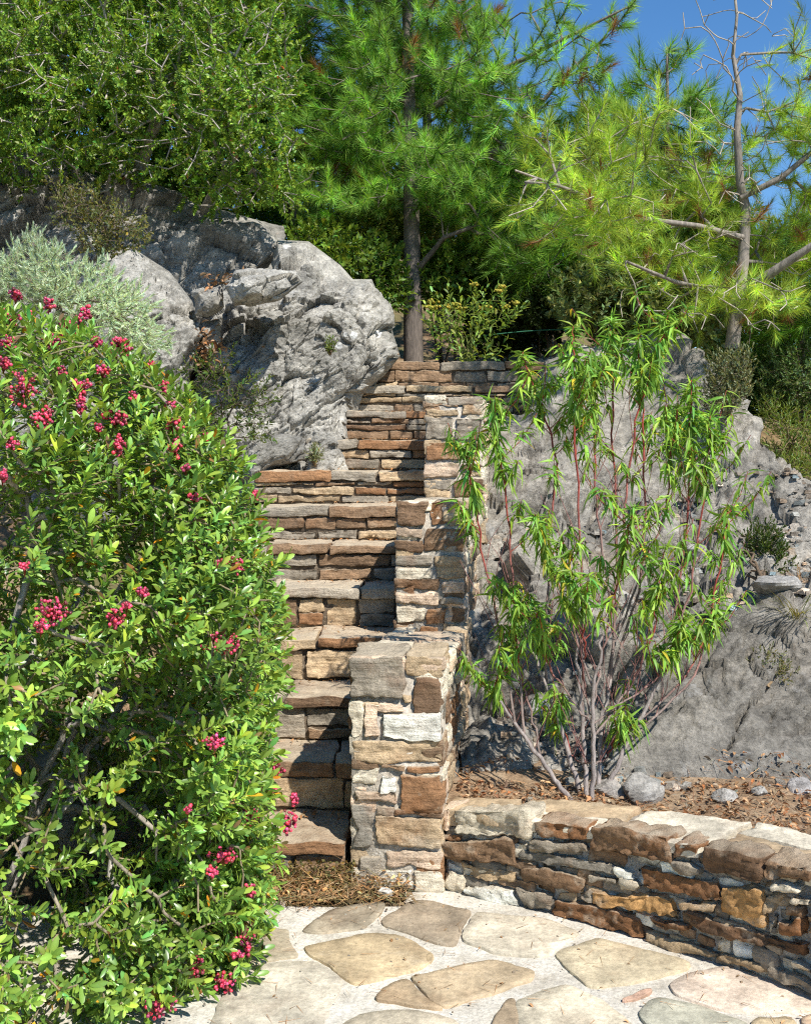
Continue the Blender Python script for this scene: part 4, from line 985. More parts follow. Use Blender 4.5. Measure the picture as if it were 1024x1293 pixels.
# ------------------------------------------------------------------ generic leafy shrub
def shrub(name, label, cat, bl, base, ntip, col, leafsize, nleaf, shootlen, tpl, twig, phi=(20, 75), mind=.05, shell=.35, r_tip=.0015, m=None, extra=None, group=None, bri=.25, hue=.12, step=.12, upw=.35, width=None, lowcut=-1., stems=3, dens=None, rmax=None):
    bl = blobs(bl); q = sample(bl, ntip, shell, mind, lowcut)
    if dens is not None: q = q[fbm(q*dens[0], 2, 7)+.1*rng.normal(size=len(q)) > dens[1]]
    base = np.asarray(base, float); t = thing(name, base, label, cat, group)
    top = q.mean(0); tr_ = []
    for k in range(stems):
        e = base+(top-base)*rng.uniform(.5, .9)+rng.normal(0, .12, 3)*np.linalg.norm(top-base); w = np.linspace(0, 1, 6)[:, None]; tr_.append(base+(e-base)*w+rng.normal(0, .015, (6, 3))*w)
    tr = Tree(tr_, [(.012*max(1, np.linalg.norm(top-base)), .005)]*stems); d = tr.grow(q, step, .02, .5, .12)
    mb = MB(); tr.mesh(mb, r_tip, 2.4, 4, twig, rmax); obj('stems', mb, M_TWIG, t)
    dd = nrm(.7*d+.35*outward(bl, q)+UP*upw+rng.normal(0, .25, q.shape))
    mb = MB(); pos, ld, ln = shoot(q+dd*shootlen*.4, dd, nleaf, shootlen, phi)
    N = len(pos); cc = tint(col, N, bri, hue)*np.repeat(np.exp(.3*fbm(q*3/max(.3, np.ptp(q[:, 0])), 2, 9)), nleaf)[:, None]
    sz = rng.uniform(.7, 1.2, N)*leafsize
    scatter(mb, tpl, pos, ld, ln+UP*.3, sz, cc, width)
    obj('foliage', mb, m or M_OAK, t)
    if extra: extra(t, tr, q, dd)
    return t

# ------------------------------------------------------------------ big oak above the cliff
oak = thing('evergreen_oak', P(150, 230, 8.3), 'spreading small leaved evergreen oak overhanging the shaded rock face', 'tree')
OB = blobs([(60, 120, 7.5, 150, 110, .9), (200, 130, 7.3, 130, 95, .9), (310, 160, 7.2, 95, 85, .8), (345, 215, 7.1, 55, 55, .5), (130, 40, 7.8, 170, 80, 1.), (290, 60, 7.6, 100, 70, .8), (-90, 130, 7.6, 130, 140, 1.), (20, -90, 8, 260, 120, 1.2),
            (260, 225, 7.2, 90, 45, .6), (120, 195, 7.3, 110, 50, .6), (20, 195, 7.3, 70, 55, .5), (280, -60, 7.9, 120, 90, 1.)])
q = sample(OB, 5200, .3, .055)
q = q[(fbm(q*2.2, 2, 111)+.12*rng.normal(size=len(q)) > -.2)]
w = np.linspace(0, 1, 8)[:, None]
tk = [P(90, 300, 8.3)*(1-w)+P(40, 90, 7.8)*w, P(150, 290, 8.2)*(1-w)+P(210, 120, 7.7)*w, P(240, 300, 8.1)*(1-w)+P(310, 170, 7.5)*w]
tr = Tree(tk, [(.07, .03), (.07, .025), (.05, .02)]); d = tr.grow(q, .14, .03, .5, .1)
mb = MB(); tr.mesh(mb, .0036, 2.4, 5, C(176, 166, 152), rmax=.05); obj('trunk', mb, M_BARK, oak)
dd = nrm(.5*d+.6*outward(OB, q)+UP*.2+rng.normal(0, .3, q.shape)); mb = MB(); nl = 44
pos, ld, ln = shoot(q+dd*.05, dd, nl, .19, (25, 85), .4)
col = tint(C(122, 152, 54)*.98, len(pos), .34, .13)*np.repeat(np.exp(.3*fbm(q*2.6, 2, 113)), nl)[:, None]
yl = rng.random(len(pos)) < .006; col[yl] = tint(C(170, 110, 70), yl.sum(), .2, .1)
scatter(mb, L_OVAL, pos, ld, ln+UP*.2, rng.uniform(.6, 1.25, len(pos))*.031, col)
obj('crown', mb, M_OAK, oak)
b2 = blobs([(60, 100, 9.4, 170, 130, .7), (220, 110, 9.3, 130, 110, .7), (330, 150, 9.2, 80, 110, .6), (-100, 120, 9.5, 150, 150, .8), (250, -20, 9.6, 170, 90, .8), (40, -60, 9.6, 200, 110, .8), (150, 220, 9.2, 190, 50, .6)])
oak2 = thing('evergreen_oak', P(180, 330, 9.4), 'second evergreen oak standing behind, seen through the first crown', 'tree')
q = sample(b2, 2600, .35, .1); tr = Tree([P(180, 330, 9.4)*(1-w)+P(120, 60, 9.5)*w, P(200, 330, 9.4)*(1-w)+P(290, 90, 9.4)*w], [(.07, .03), (.06, .02)]); d = tr.grow(q, .2, .03, .5, .1)
mb = MB(); tr.mesh(mb, .004, 2.4, 5, C(150, 140, 126)); obj('trunk', mb, M_BARK, oak2)
dd = nrm(.5*d+.6*outward(b2, q)+rng.normal(0, .3, q.shape)); mb = MB(); pos, ld, ln = shoot(q+dd*.05, dd, 22, .22, (25, 85), .4)
scatter(mb, L_OVAL, pos, ld, ln, rng.uniform(.7, 1.2, len(pos))*.07, tint(C(104, 146, 48)*.9, len(pos), .28, .12)); obj('crown', mb, M_OAK, oak2)
print('oak', len(q), time.time()-T0)

# ------------------------------------------------------------------ pines
def pine(name, label, trunks, rad, bl, ntuft, col, nl_len, nn, mind, barkc, bare=None, shell=.4, width=.0048, dens=None, extra=None, upw=.45, step=.2, r_tip=.0035, twigs=None, phi=(12, 80), shootlen=.12, hue=.12, clump=11):
    t = thing(name, trunks[0][0], label, 'tree'); bl = blobs(bl)
    pc = sample(bl, ntuft//clump, shell, mind*2.0); pk = rng.integers(0, len(pc), ntuft)
    q = pc[pk]+rng.normal(0, 1, (ntuft, 3))*np.array([.125, .125, .06])
    if extra is not None: q = np.concatenate([q, extra])
    if dens is not None: q = q[fbm(q*dens[0], 2, 121)+.1*rng.normal(size=len(q)) > dens[1]]
    tr = Tree(trunks, rad); d = tr.grow(q, step, .035, .45, .1)
    nb = len(tr.tips)
    if bare is not None: tr.grow(bare, .1, .03, .4, .1)
    mb = MB(); tr.mesh(mb, r_tip, 2.5, 5, barkc, tipcol=twigs); obj('trunk', mb, M_BARK, t)
    dd = nrm(.7*d+UP*upw+.3*outward(bl, q)+rng.normal(0, .22, q.shape))
    mb = MB(); pos, ld, ln = shoot(q+dd*.05, dd, nn, shootlen, phi)
    N = len(pos); cc = tint(col, N, .2, hue)*np.repeat(np.exp(.34*rng.normal(size=len(q))), nn)[:, None]
    dead = np.repeat(rng.random(len(q)) < .035, nn); cc[dead] = tint(C(168, 118, 70)*.7, dead.sum(), .2, .08)
    ld = ld+np.array([0, 0, -.06])
    scatter(mb, L_NEEDLE, pos, ld, ln, rng.uniform(.75, 1.15, N)*nl_len, cc, width)
    obj('crown', mb, M_NEEDLE, t)
    return t
def line(pts, n=6):
    pts = np.array([P(*p) for p in pts]); t = np.arange(len(pts)); u = np.linspace(0, len(pts)-1, n*(len(pts)-1)+1)
    return np.stack([np.interp(u, t, pts[:, k]) for k in range(3)], 1)
def scat(px, py, Y, n, sx, sy, sd=.25): return P(px+rng.normal(0, sx, n), py+rng.normal(0, sy, n), Y+rng.normal(0, sd, n))
ex = np.concatenate([scat(*a) for a in [(640, 95, 8.3, 14, 18, 14), (690, 60, 8.1, 18, 16, 16), (740, 55, 8.0, 12, 14, 14), (785, 18, 7.9, 10, 10, 14), (720, 100, 8.1, 12, 14, 12), (760, 90, 8, 8, 12, 14), (700, 20, 8.2, 12, 20, 14), (665, 140, 8.2, 12, 16, 12), (620, 40, 8.4, 20, 18, 18), (740, 150, 8.1, 12, 20, 12)]])
pine('pine_tree', 'dark green pine with its bare grey trunk rising behind the top step', [line([(522, 470, 8.6), (520, 330, 8.6), (518, 200, 8.7), (515, 60, 8.8), (510, -250, 9.1)]), line([(524, 345, 8.6), (560, 300, 8.4), (600, 285, 8.3)], 5), line([(520, 150, 8.75), (600, 105, 8.5), (690, 60, 8.2), (790, 10, 8)], 5), line([(521, 230, 8.7), (640, 185, 8.4), (700, 110, 8.2), (760, 50, 8)], 5)],
     [(.082, .035), (.028, .012), (.03, .008), (.03, .008)],
     [(520, 55, 8.8, 125, 85, 1.2), (450, 150, 8.8, 80, 100, 1.1), (590, 150, 8.8, 95, 75, 1.), (520, 225, 8.7, 105, 60, 1.), (430, 255, 8.6, 65, 38, .8), (620, 250, 8.6, 85, 55, .9), (640, 310, 8.8, 80, 40, .8), (500, -130, 9, 170, 130, 1.4), (570, 250, 8.6, 60, 35, .6), (700, 190, 8.7, 70, 40, .7), (400, 50, 9, 60, 70, .9)],
     3300, C(122, 160, 64)*1.15, .092, 80, .09, C(120, 108, 98), extra=ex, dens=(1.6, -.5))
pine('pine_tree', 'dark pine far behind, filling the gaps of the bare trunked pine', [line([(560, 420, 11.5), (540, 200, 11.5), (535, -60, 11.6)])], [(.09, .02)],
     [(480, 60, 11.4, 110, 110, .8), (560, 130, 11.4, 110, 110, .8), (430, 180, 11.4, 70, 90, .8), (620, 230, 11.4, 90, 60, .8), (480, 260, 11.4, 90, 50, .8)], 1100, C(108, 152, 60)*.8, .13, 60, .12, C(120, 108, 98), width=.008)
pine('pine_tree', 'bright yellow green pine with a bare spindly top at the right side', [line([(924, 440, 7.0), (932, 372, 6.98), (938, 330, 7.0), (941, 262, 7.03), (934, 232, 7.0), (930, 165, 6.97), (934, 120, 7.0), (925, 70, 7.05), (930, 20, 7.05), (922, -60, 7.1)], 4), line([(926, 385, 7), (965, 350, 6.8), (1040, 300, 6.6)], 5), line([(938, 300, 7), (880, 285, 6.7), (800, 275, 6.3), (720, 240, 6.0), (650, 215, 5.9)], 5),
      line([(928, 375, 7), (850, 355, 6.6), (790, 330, 6.3)], 5), line([(935, 250, 7), (985, 225, 6.9), (1040, 180, 6.8)], 4)],
     [(.048, .003), (.045, .02), (.022, .006), (.02, .008), (.02, .008)],
     [(680, 205, 5.95, 62, 55, .5), (770, 225, 6.1, 95, 70, .7), (840, 250, 6.8, 62, 75, .5), (820, 185, 6.3, 60, 45, .5), (835, 325, 6.7, 62, 50, .5), (990, 330, 7.4, 70, 50, .5), (1000, 285, 7.5, 55, 70, .5), (1005, 130, 7.1, 38, 100, .5), (770, 290, 6.2, 80, 35, .5), (985, 385, 6.7, 55, 22, .35), (890, 372, 6.5, 42, 24, .3), (905, 290, 6.7, 26, 40, .25), (1080, 200, 6.9, 50, 130, .6), (900, 225, 7.6, 60, 60, .5)],
     2000, C(172, 198, 76)*.92,   .088, 74, .07, C(140, 130, 118), dens=(1.9, -.16), shell=.5, r_tip=.003, twigs=C(176, 164, 146), width=.0037,
     bare=np.concatenate([scat(*a) for a in [(925, 0, 7.05, 46, 24, 50, .15), (960, 60, 7, 22, 24, 36, .15), (880, 80, 6.9, 20, 20, 40, .1), (950, 250, 6.8, 24, 34, 50, .12), (935, 150, 6.95, 22, 30, 30, .12), (940, 405, 6.4, 16, 50, 12), (870, 390, 6.3, 12, 30, 14), (900, 330, 6.5, 22, 60, 25), (700, 260, 5.9, 10, 40, 14), (780, 270, 6., 12, 50, 20)]]))
pine('pine_tree', 'mid green young pine with a single upright leader between the two taller pines', [line([(838, 460, 8.4), (842, 250, 8.3), (842, 60, 8.3)])], [(.045, .008)],
     [(840, 75, 8.3, 14, 32, .2), (800, 150, 8.2, 45, 50, .5), (850, 170, 8.3, 60, 60, .5), (770, 130, 8.3, 35, 40, .4), (720, 330, 8.2, 80, 50, .6), (820, 300, 8.4, 110, 70, .7)], 800, C(128, 170, 62)*.78, .125, 60, .09, C(120, 108, 98))
pine('pine_tree', 'pale yellow green pine crown showing behind the oak, near the sky', [line([(370, 330, 9.6), (365, 150, 9.6), (360, -20, 9.6)])], [(.05, .01)],
     [(362, 70, 9.6, 40, 70, .5), (345, 30, 9.7, 30, 40, .5), (385, 120, 9.5, 30, 60, .5), (310, 20, 9.8, 50, 50, .6)], 560, C(164, 190, 70)*.72, .125, 60, .09, C(130, 118, 104))
pine('pine_tree', 'shaded green pine low at the right edge beyond the rock', [line([(1010, 560, 8.6), (1010, 400, 8.6), (1015, 250, 8.6)])], [(.05, .015)],
     [(1000, 400, 8.4, 70, 45, .7), (1040, 330, 8.6, 70, 60, .8), (950, 420, 8.6, 40, 30, .5)], 600, C(116, 158, 56)*.75, .125, 60, .09, C(120, 108, 98))
print('pines', time.time()-T0)

# ------------------------------------------------------------------ sapling
SB = np.array([.645, 3.93, .255])
sap = thing('fruit_sapling', SB, 'young multi stemmed fruit tree with reddish stems and drooping narrow leaves in the bed', 'tree')
STEMS = [((740, 1018), [(738, 900), (735, 760), (728, 600), (722, 440), (724, 412)], 1.0, -.05), ((738, 1018), [(760, 850), (785, 690), (800, 540), (838, 420), (845, 392)], 1.0, .05), ((735, 1018), [(700, 860), (690, 720), (705, 570), (665, 470), (660, 445)], .9, .1),
         ((748, 1018), [(770, 880), (780, 720), (775, 560), (770, 420), (771, 400)], 1., .2), ((748, 1018), [(790, 860), (815, 720), (812, 560), (806, 450), (806, 412)], .95, .05), ((752, 1015), [(815, 880), (860, 760), (880, 640), (884, 510), (884, 480)], .95, .0), ((752, 1015), [(830, 880), (880, 760), (905, 640), (917, 560), (918, 525)], .9, -.05),
         ((738, 1018), [(690, 900), (650, 760), (640, 640), (625, 530), (618, 505)], .9, -.1), ((732, 1018), [(680, 900), (630, 790), (605, 680), (592, 590), (590, 560)], .8, -.15), ((725, 1015), [(690, 960), (640, 900), (625, 870), (632, 845)], .7, -.2), ((736, 1018), [(715, 930), (695, 850), (680, 800), (678, 770)], .7, -.25),
         ((750, 1015), [(800, 920), (840, 850), (862, 800), (870, 780)], .8, -.2), ((752, 1015), [(830, 940), (900, 850), (930, 740), (950, 650), (962, 640)], .75, .1), ((752, 1015), [(820, 930), (880, 850), (915, 790), (935, 755)], .6, -.05), ((742, 1018), [(745, 900), (770, 780), (790, 690), (800, 640)], .8, -.3),
         ((738, 1018), [(720, 880), (715, 770), (690, 700), (675, 650)], .8, -.3), ((744, 1018), [(755, 930), (735, 850), (740, 780), (720, 720)], .7, -.35), ((745, 1018), [(780, 930), (800, 860), (825, 800), (830, 740), (842, 690)], .8, -.15), ((740, 1018), [(705, 940), (660, 860), (650, 800), (648, 740)], .6, -.2), ((742, 1018), [(725, 960), (710, 920), (695, 905)], .5, -.1), ((746, 1018), [(765, 960), (775, 930), (790, 905)], .5, -.15),
         ((740, 1018), [(730, 800), (750, 620), (752, 520), (745, 450)], .9, .15), ((745, 1018), [(790, 800), (840, 650), (848, 560), (852, 520)], .9, .15)]
STEMS = [(b_, [(x_ if x_ < 845 else 845+(x_-845)*.70, y_) for x_, y_ in p_], l_, d_) for b_, p_, l_, d_ in STEMS]
LP, LD, LN, LS = [], [], [], []
TR_ = []
for pts, dy in [([(740, 1018), (738, 930), (730, 850), (727, 760)], .0), ([(754, 1015), (757, 930), (772, 840), (790, 750)], .08), ([(734, 1018), (716, 940), (690, 870), (664, 800)], .04), ([(762, 1012), (786, 950), (822, 880), (852, 810)], .02), ([(726, 1016), (700, 985), (660, 930), (632, 885)], -.08), ([(748, 1016), (750, 940), (748, 870), (762, 800)], -.12)]:
    pl = np.array([P(x, y, 3.93+.03*k+dy*(.4+.4*k)) for k, (x, y) in enumerate(pts)]); u = np.linspace(0, 3, 19)
    pl = np.stack([np.interp(u, np.arange(4), pl[:, k]) for k in range(3)], 1); pl[0, 2] = .23
    for _ in range(3): pl[1:-1] = .25*pl[:-2]+.5*pl[1:-1]+.25*pl[2:]
    pl[1:-1] += rng.normal(0, .004, (17, 3)); TR_.append(pl)
    mb = MB(); tube(mb, pl, np.linspace(.0115, .0050, 19)*rng.uniform(.8, 1.1), 8, C(160, 148, 140)); obj('trunk', mb, M_TWIG, sap)
TA = np.concatenate(TR_)
for (b, pts, lf, dy) in STEMS:
    Y0 = 3.93; ys = np.linspace(0, 1, len(pts)+1)[1:]; pl = [P(b[0], b[1], Y0)]
    p1 = P(pts[0][0], pts[0][1], 4.0+dy); dT = np.linalg.norm(TA-p1, axis=1)+.5*np.maximum(0, TA[:, 2]-p1[2]); pl[0] = TA[int(np.argmin(dT))]
    pts = pts[1:] if len(pts) > 3 else pts
    ys = np.linspace(0, 1, len(pts)+1)[1:]
    for (x, y), t in zip(pts, ys): pl.append(P(x, y, Y0+.12+dy*t*1.6+.18*t))
    pl = np.array(pl); t = np.arange(len(pl)); u = np.linspace(0, len(pl)-1, 26)
    pl = np.stack([np.interp(u, t, pl[:, k]) for k in range(3)], 1)
    for _ in range(3): pl[1:-1] = .25*pl[:-2]+.5*pl[1:-1]+.25*pl[2:]
    pl[1:-1] += rng.normal(0, .004, (24, 3))
    L_ = np.linalg.norm(pl[-1]-pl[0]); r0 = .0030+.0032*L_/1.8; rr = np.linspace(r0, .0022, 26)
    w = np.clip((np.linspace(0, 1, 26)-.15)/.35, 0, 1)[:, None]
    mb = MB(); tube(mb, pl, rr, 7, C(140, 122, 112)*(1-w)+C(158, 66, 54)*w); obj('stem', mb, M_TWIG, sap)
    # leaf whorls on the upper part plus side shoots
    arc = np.concatenate([[0], np.cumsum(np.linalg.norm(np.diff(pl, axis=0), axis=1))])
    def along(s_): return np.stack([np.interp(s_, arc, pl[:, k]) for k in range(3)], -1)
    top = min(.42*arc[-1], .34)*lf; n = int(165*lf*top/.4)+26
    s_ = arc[-1]-top*rng.random(n)**1.25; p_ = along(s_); LP.append(p_); a = rng.uniform(0, 6.28, n)
    fr = (arc[-1]-s_)/top
    LD.append(np.stack([np.cos(a), np.sin(a), .45-.95*np.clip(fr*1.3, .0, 1.2)+rng.normal(0, .38, n)], 1)); LS.append(rng.uniform(.6, 1.1, n)*(.65+.35*np.minimum(1, fr*3)))
    for tw in range(5):                            # thin bare twigs
        p0 = along(np.array([arc[-1]*rng.uniform(.05, .6)]))[0]; a = rng.uniform(0, 6.28); Ls = rng.uniform(.12, .38); e = p0+np.array([math.cos(a)*.45, math.sin(a)*.45, .9])*Ls
        ms = MB(); tube(ms, np.array([p0, (p0+e)/2+rng.normal(0, .012, 3), e]), np.array([.0018, .0014, .0008]), 4, C(150, 104, 96)); obj('twig', ms, M_TWIG, sap)
    for sh in range(int(3+5*lf)):
        s0 = arc[-1]*rng.uniform(.5, .93); p0 = along(np.array([s0]))[0]; a = rng.uniform(0, 6.28); Ls = rng.uniform(.08, .27)
        e = p0+np.array([math.cos(a)*.65, math.sin(a)*.65, .8])*Ls; mid = (p0+e)/2+np.array([math.cos(a), math.sin(a), -.2])*.02
        ms = MB(); tube(ms, np.array([p0, mid, e]), np.array([.002, .0017, .0013]), 5, C(150, 70, 54)); o_ = obj('side_shoot', ms, M_TWIG, sap)
        n2 = rng.integers(18, 32); tt = rng.random(n2); LP.append(p0+(e-p0)*(.35+.65*tt[:, None])); a2 = rng.uniform(0, 6.28, n2)
        LD.append(np.stack([np.cos(a2), np.sin(a2), -.25+rng.normal(0, .45, n2)], 1)); LS.append(rng.uniform(.55, 1., n2))
LP, LD, LS = np.concatenate(LP), np.concatenate(LD), np.concatenate(LS); N = len(LP); print('sap leaves', N)
ln = UP+rng.normal(0, .4, (N, 3))+.6*np.stack([LD[:, 0], LD[:, 1], 0*LS], 1)
col = tint(C(134, 170, 64)*.95, N, .28, .12); mb = MB(); k = rng.integers(0, 3, N)
yl = rng.random(N) < .015; col[yl] = tint(C(200, 180, 60), yl.sum(), .2, .1)
for j in range(3): scatter(mb, L_LANCE[j], LP[k == j], LD[k == j], ln[k == j], LS[k == j]*.072, col[k == j])
obj('foliage', mb, M_SAP, sap)

# ------------------------------------------------------------------ shrubs
shrub('juniper_shrub', 'pale grey green juniper above the berry bush, against the smooth boulder', 'shrub', [(40, 350, 5.2, 60, 45, .3), (95, 362, 5.1, 65, 48, .35), (150, 390, 5.05, 48, 45, .3), (50, 312, 5.3, 24, 22, .15), (-60, 380, 5.2, 70, 60, .35), (185, 430, 5., 30, 30, .2)],
      P(80, 520, 5.3), 1100, C(196, 212, 180)*1.0, .022, 40, .08, L_NEEDLE, C(130, 116, 98), (15, 60), .032, .4, width=.0055, m=M_NEEDLE, hue=.06)
shrub('thin_shrub', 'thin straggly shrub with sparse leaves in front of the grey boulder', 'shrub', [(290, 500, 5.75, 60, 45, .25), (265, 470, 5.75, 40, 30, .2), (325, 540, 5.7, 30, 25, .2), (250, 520, 5.75, 30, 40, .2), (285, 450, 5.8, 18, 14, .1)],
      P(285, 600, 5.8), 150, C(110, 130, 52)*.6, .026, 12, .07, L_BROAD, C(110, 92, 82), (20, 70), .05, .5)
shrub('dry_shrub', 'brownish half dry shrub hanging on the shaded rock face', 'shrub', [(110, 270, 6.6, 40, 40, .25), (150, 290, 6.5, 45, 40, .25), (125, 310, 6.5, 30, 25, .2), (80, 240, 6.7, 25, 20, .2)],
      P(130, 350, 6.9), 280, C(122, 124, 64)*.75, .024, 10, .08, L_OVAL, C(128, 108, 90), (20, 80), .04, .6, r_tip=.0012)
shrub('grey_shrub', 'twiggy grey green shrub growing on the crest of the right outcrop', 'shrub', [(920, 478, 6.3, 30, 38, .22), (912, 505, 6.25, 25, 22, .18), (932, 455, 6.3, 18, 18, .15)],
      on_slope(918, 525), 420, C(140, 146, 98)*.62, .024, 9, .09, L_BROAD, C(130, 116, 92), (12, 45), .025, .6, stems=8, upw=.7, r_tip=.0012)
shrub('dark_tuft', 'dark green needle leaved tuft in the rock hollow at the right', 'shrub', [(965, 695, 5.4, 26, 38, .15), (975, 715, 5.35, 24, 20, .12)], on_slope(965, 735), 220, C(96, 118, 44)*.55, .02, 16, .07, L_BROAD, C(112, 92, 70), (15, 55), .022, .5, stems=6, upw=.7, r_tip=.001)
shrub('small_weed', 'small pale weed on the ledge above the smooth grey rock', 'weed', [(965, 838, 4.6, 26, 22, .12), (985, 850, 4.6, 20, 14, .1)], on_slope(968, 868), 150, C(140, 140, 84)*.6, .016, 10, .05, L_BROAD, C(140, 116, 84), (15, 55), .018, .5, stems=6, upw=.7, r_tip=.0008)
shrub('green_bush', 'bushy grey green shrub with brown cones beyond the outcrop at the right edge', 'shrub', [(1000, 475, 8.0, 45, 40, .4), (1060, 480, 8.0, 60, 60, .4), (985, 450, 8.1, 25, 22, .2)], P(1010, 590, 8.1), 600, C(118, 146, 78)*.55, .03, 14, .1, L_BROAD, C(110, 92, 74), (15, 65), .05, .4)
shrub('green_bush', 'light green grassy shrub below the cone bearing bush, right edge', 'shrub', [(995, 545, 7.4, 40, 35, .3), (1035, 560, 7.3, 45, 40, .3), (985, 590, 7.1, 45, 30, .25), (970, 520, 7.5, 22, 20, .2)], P(1005, 620, 7.5), 420, C(140, 160, 66)*.6, .04, 10, .12, L_LANCE[0], C(120, 104, 74), (8, 35), .04, .6, stems=6, upw=.8)
shrub('rock_weed', 'tiny green weed rooted in a crack high on the jagged boulder', 'weed', [(417, 436, 6.35, 7, 10, .05)], P(417, 447, 6.42), 26, C(130, 146, 70)*.7, .02, 8, .05, L_BROAD, C(120, 100, 74), (15, 60), .012, .5, stems=3, upw=.7, r_tip=.0008)
shrub('wall_weed', 'pale grey green weed growing between the stones at the left of the steps', 'weed', [(398, 573, 6.1, 9, 14, .05)], P(398, 588, 6.16), 40, C(150, 156, 110)*.75, .02, 8, .05, L_BROAD, C(130, 110, 84), (15, 60), .012, .5, stems=4, upw=.7, r_tip=.0008)
def crack(n):
    return None
mb = MB(); n = 260; k_ = rng.random(n); c_ = np.where((k_ < .6)[:, None], P(263+rng.normal(0, 9, n), 440+rng.normal(0, 14, n), 6.22+rng.normal(0, .03, n)), P(295+rng.normal(0, 22, n), 352+rng.normal(0, 5, n), 6.35+rng.normal(0, .05, n)))
a = rng.uniform(0, 6.28, n); scatter(mb, L_CURL, c_, np.stack([np.cos(a), np.sin(a), rng.normal(0, .4, n)], 1), UP+rng.normal(0, .5, (n, 3)), rng.uniform(.02, .05, n), tint(C(156, 122, 90)*.8, n, .3, .1))
kind(obj('crevice_litter', mb, M_DRY), 'stuff')
# back thicket, each bush its own
BK = [(405, 318, 8.2, 55, 32, .4, C(104, 128, 44), 'olive green bush right behind the jagged boulder top'), (468, 350, 8.5, 48, 48, .4, C(96, 122, 48), 'dark bush between boulder and pine trunk'),
      (470, 295, 9.2, 60, 35, .7, C(124, 140, 62), 'lighter green bush on the bank left of the pine trunk'), (575, 345, 8.95, 60, 45, .35, C(112, 140, 52), 'mid green bush on the bank right of the pine trunk'),
      (640, 400, 8.9, 60, 50, .5, C(56, 72, 30), 'very dark bush behind the yellow flowers'), (690, 375, 8.6, 60, 50, .5, C(64, 78, 36), 'dark brownish bush at the end of the thin green hose'),
      (770, 375, 7.9, 75, 48, .5, C(128, 140, 84), 'dull grey green bush under the bright pine, left part'), (850, 400, 7.7, 70, 38, .45, C(118, 130, 70), 'grey green bush under the bright pine, above the outcrop'),
      (560, 290, 10.0, 70, 35, .6, C(140, 146, 76), 'pale bush high on the bank behind the pine'), (700, 300, 11, 110, 60, .8, C(76, 110, 44), 'dark green bush far behind the bright pine'), (880, 330, 10.5, 120, 80, .8, C(88, 120, 46), 'shady bush behind the bright pine trunk'),
      (330, 330, 9.8, 70, 70, .7, C(88, 118, 40), 'leafy bush behind the oak, above the boulder'), (300, 250, 13, 120, 60, .9, C(110, 136, 50), 'bushy bank showing between oak leaves'), (180, 260, 13, 120, 60, .9, C(100, 126, 46), 'bush on the bank hidden mostly by the oak'), (430, 240, 14, 110, 60, 1., C(96, 124, 48), 'bush far up the bank behind the pine crown'), (640, 240, 15, 130, 60, 1., C(90, 120, 48), 'bush far up the bank between the two pines'), (800, 260, 14, 120, 60, 1., C(90, 124, 50), 'bush far back under the leader of the young pine'), (1010, 430, 10.5, 120, 80, .8, C(80, 112, 46), 'dark bush deep in the right background'), (995, 515, 9.0, 75, 55, .6, C(116, 140, 66), 'green bush closing the gap behind the right outcrop crest'), (930, 470, 9.4, 60, 50, .5, C(96, 126, 52), 'dark green bush directly behind the twiggy grey shrub'), (-60, 330, 9, 120, 90, .8, C(88, 118, 40), 'bush beyond the left edge of the rock face')]
for px, py, Y, rx, ry, rd, c, lab in BK:
    n = int(min(900, 260*(rx*ry)/3600*(Y/9)**2*1.5))
    b = P(px, py+ry*1.1, Y+.1); b[2] = min(b[2], float(terrain(b[0], b[1]))+.0) if b[2] > terrain(b[0], b[1]) else b[2]
    shrub('background_bush', lab, 'shrub', [(px, py, Y, rx, ry, rd), (px-rx*.4, py+ry*.3, Y-.2, rx*.6, ry*.7, rd*.7), (px+rx*.45, py+ry*.25, Y-.1, rx*.6, ry*.7, rd*.7), (px+rx*.1, py-ry*.4, Y, rx*.5, ry*.5, rd*.6)], b, n, c*1.05, .05, 20, .16, L_OVAL if Y < 11 else L_BROAD, C(110, 98, 84), (20, 80), .09, .35, bri=.3)
# yellow flowers
def fl(t, tr, q, dd):
    top = q[(q[:, 2] > np.percentile(q[:, 2], 45))]
    idx = rng.choice(len(top), min(13, len(top)), replace=False)
    for k in idx:
        c = top[k]+np.array([0, -.02, .07]); nb = 24; o_ = rng.normal(0, 1, (nb, 3))*np.array([.016, .016, .005]); mb = MB()
        V = (c+o_)[:, None]+SPH[None]*rng.uniform(.006, .010, nb)[:, None, None]; col = tint(C(186, 172, 66)*.7, nb, .2, .08)
        mb.add(V.reshape(-1, 3), (SPF[None]+(np.arange(nb)*len(SPH))[:, None, None]).reshape(-1, 4), np.repeat(col, len(SPH), 0))
        obj('flower_head', mb, M_PLAIN, t)
shrub('flowering_plant', 'yellow flowered leafy plant standing behind the top step', 'plant', [(575, 405, 7.75, 40, 42, .25), (610, 400, 7.75, 35, 40, .25), (640, 390, 7.8, 30, 25, .2), (545, 425, 7.7, 18, 25, .15), (600, 440, 7.7, 45, 18, .2)],
      P(590, 470, 7.75), 72, C(156, 182, 84)*.75, .05, 11, .24, L_BROAD, C(130, 140, 70), (25, 65), .07, .6, extra=fl, stems=10, upw=1.0)
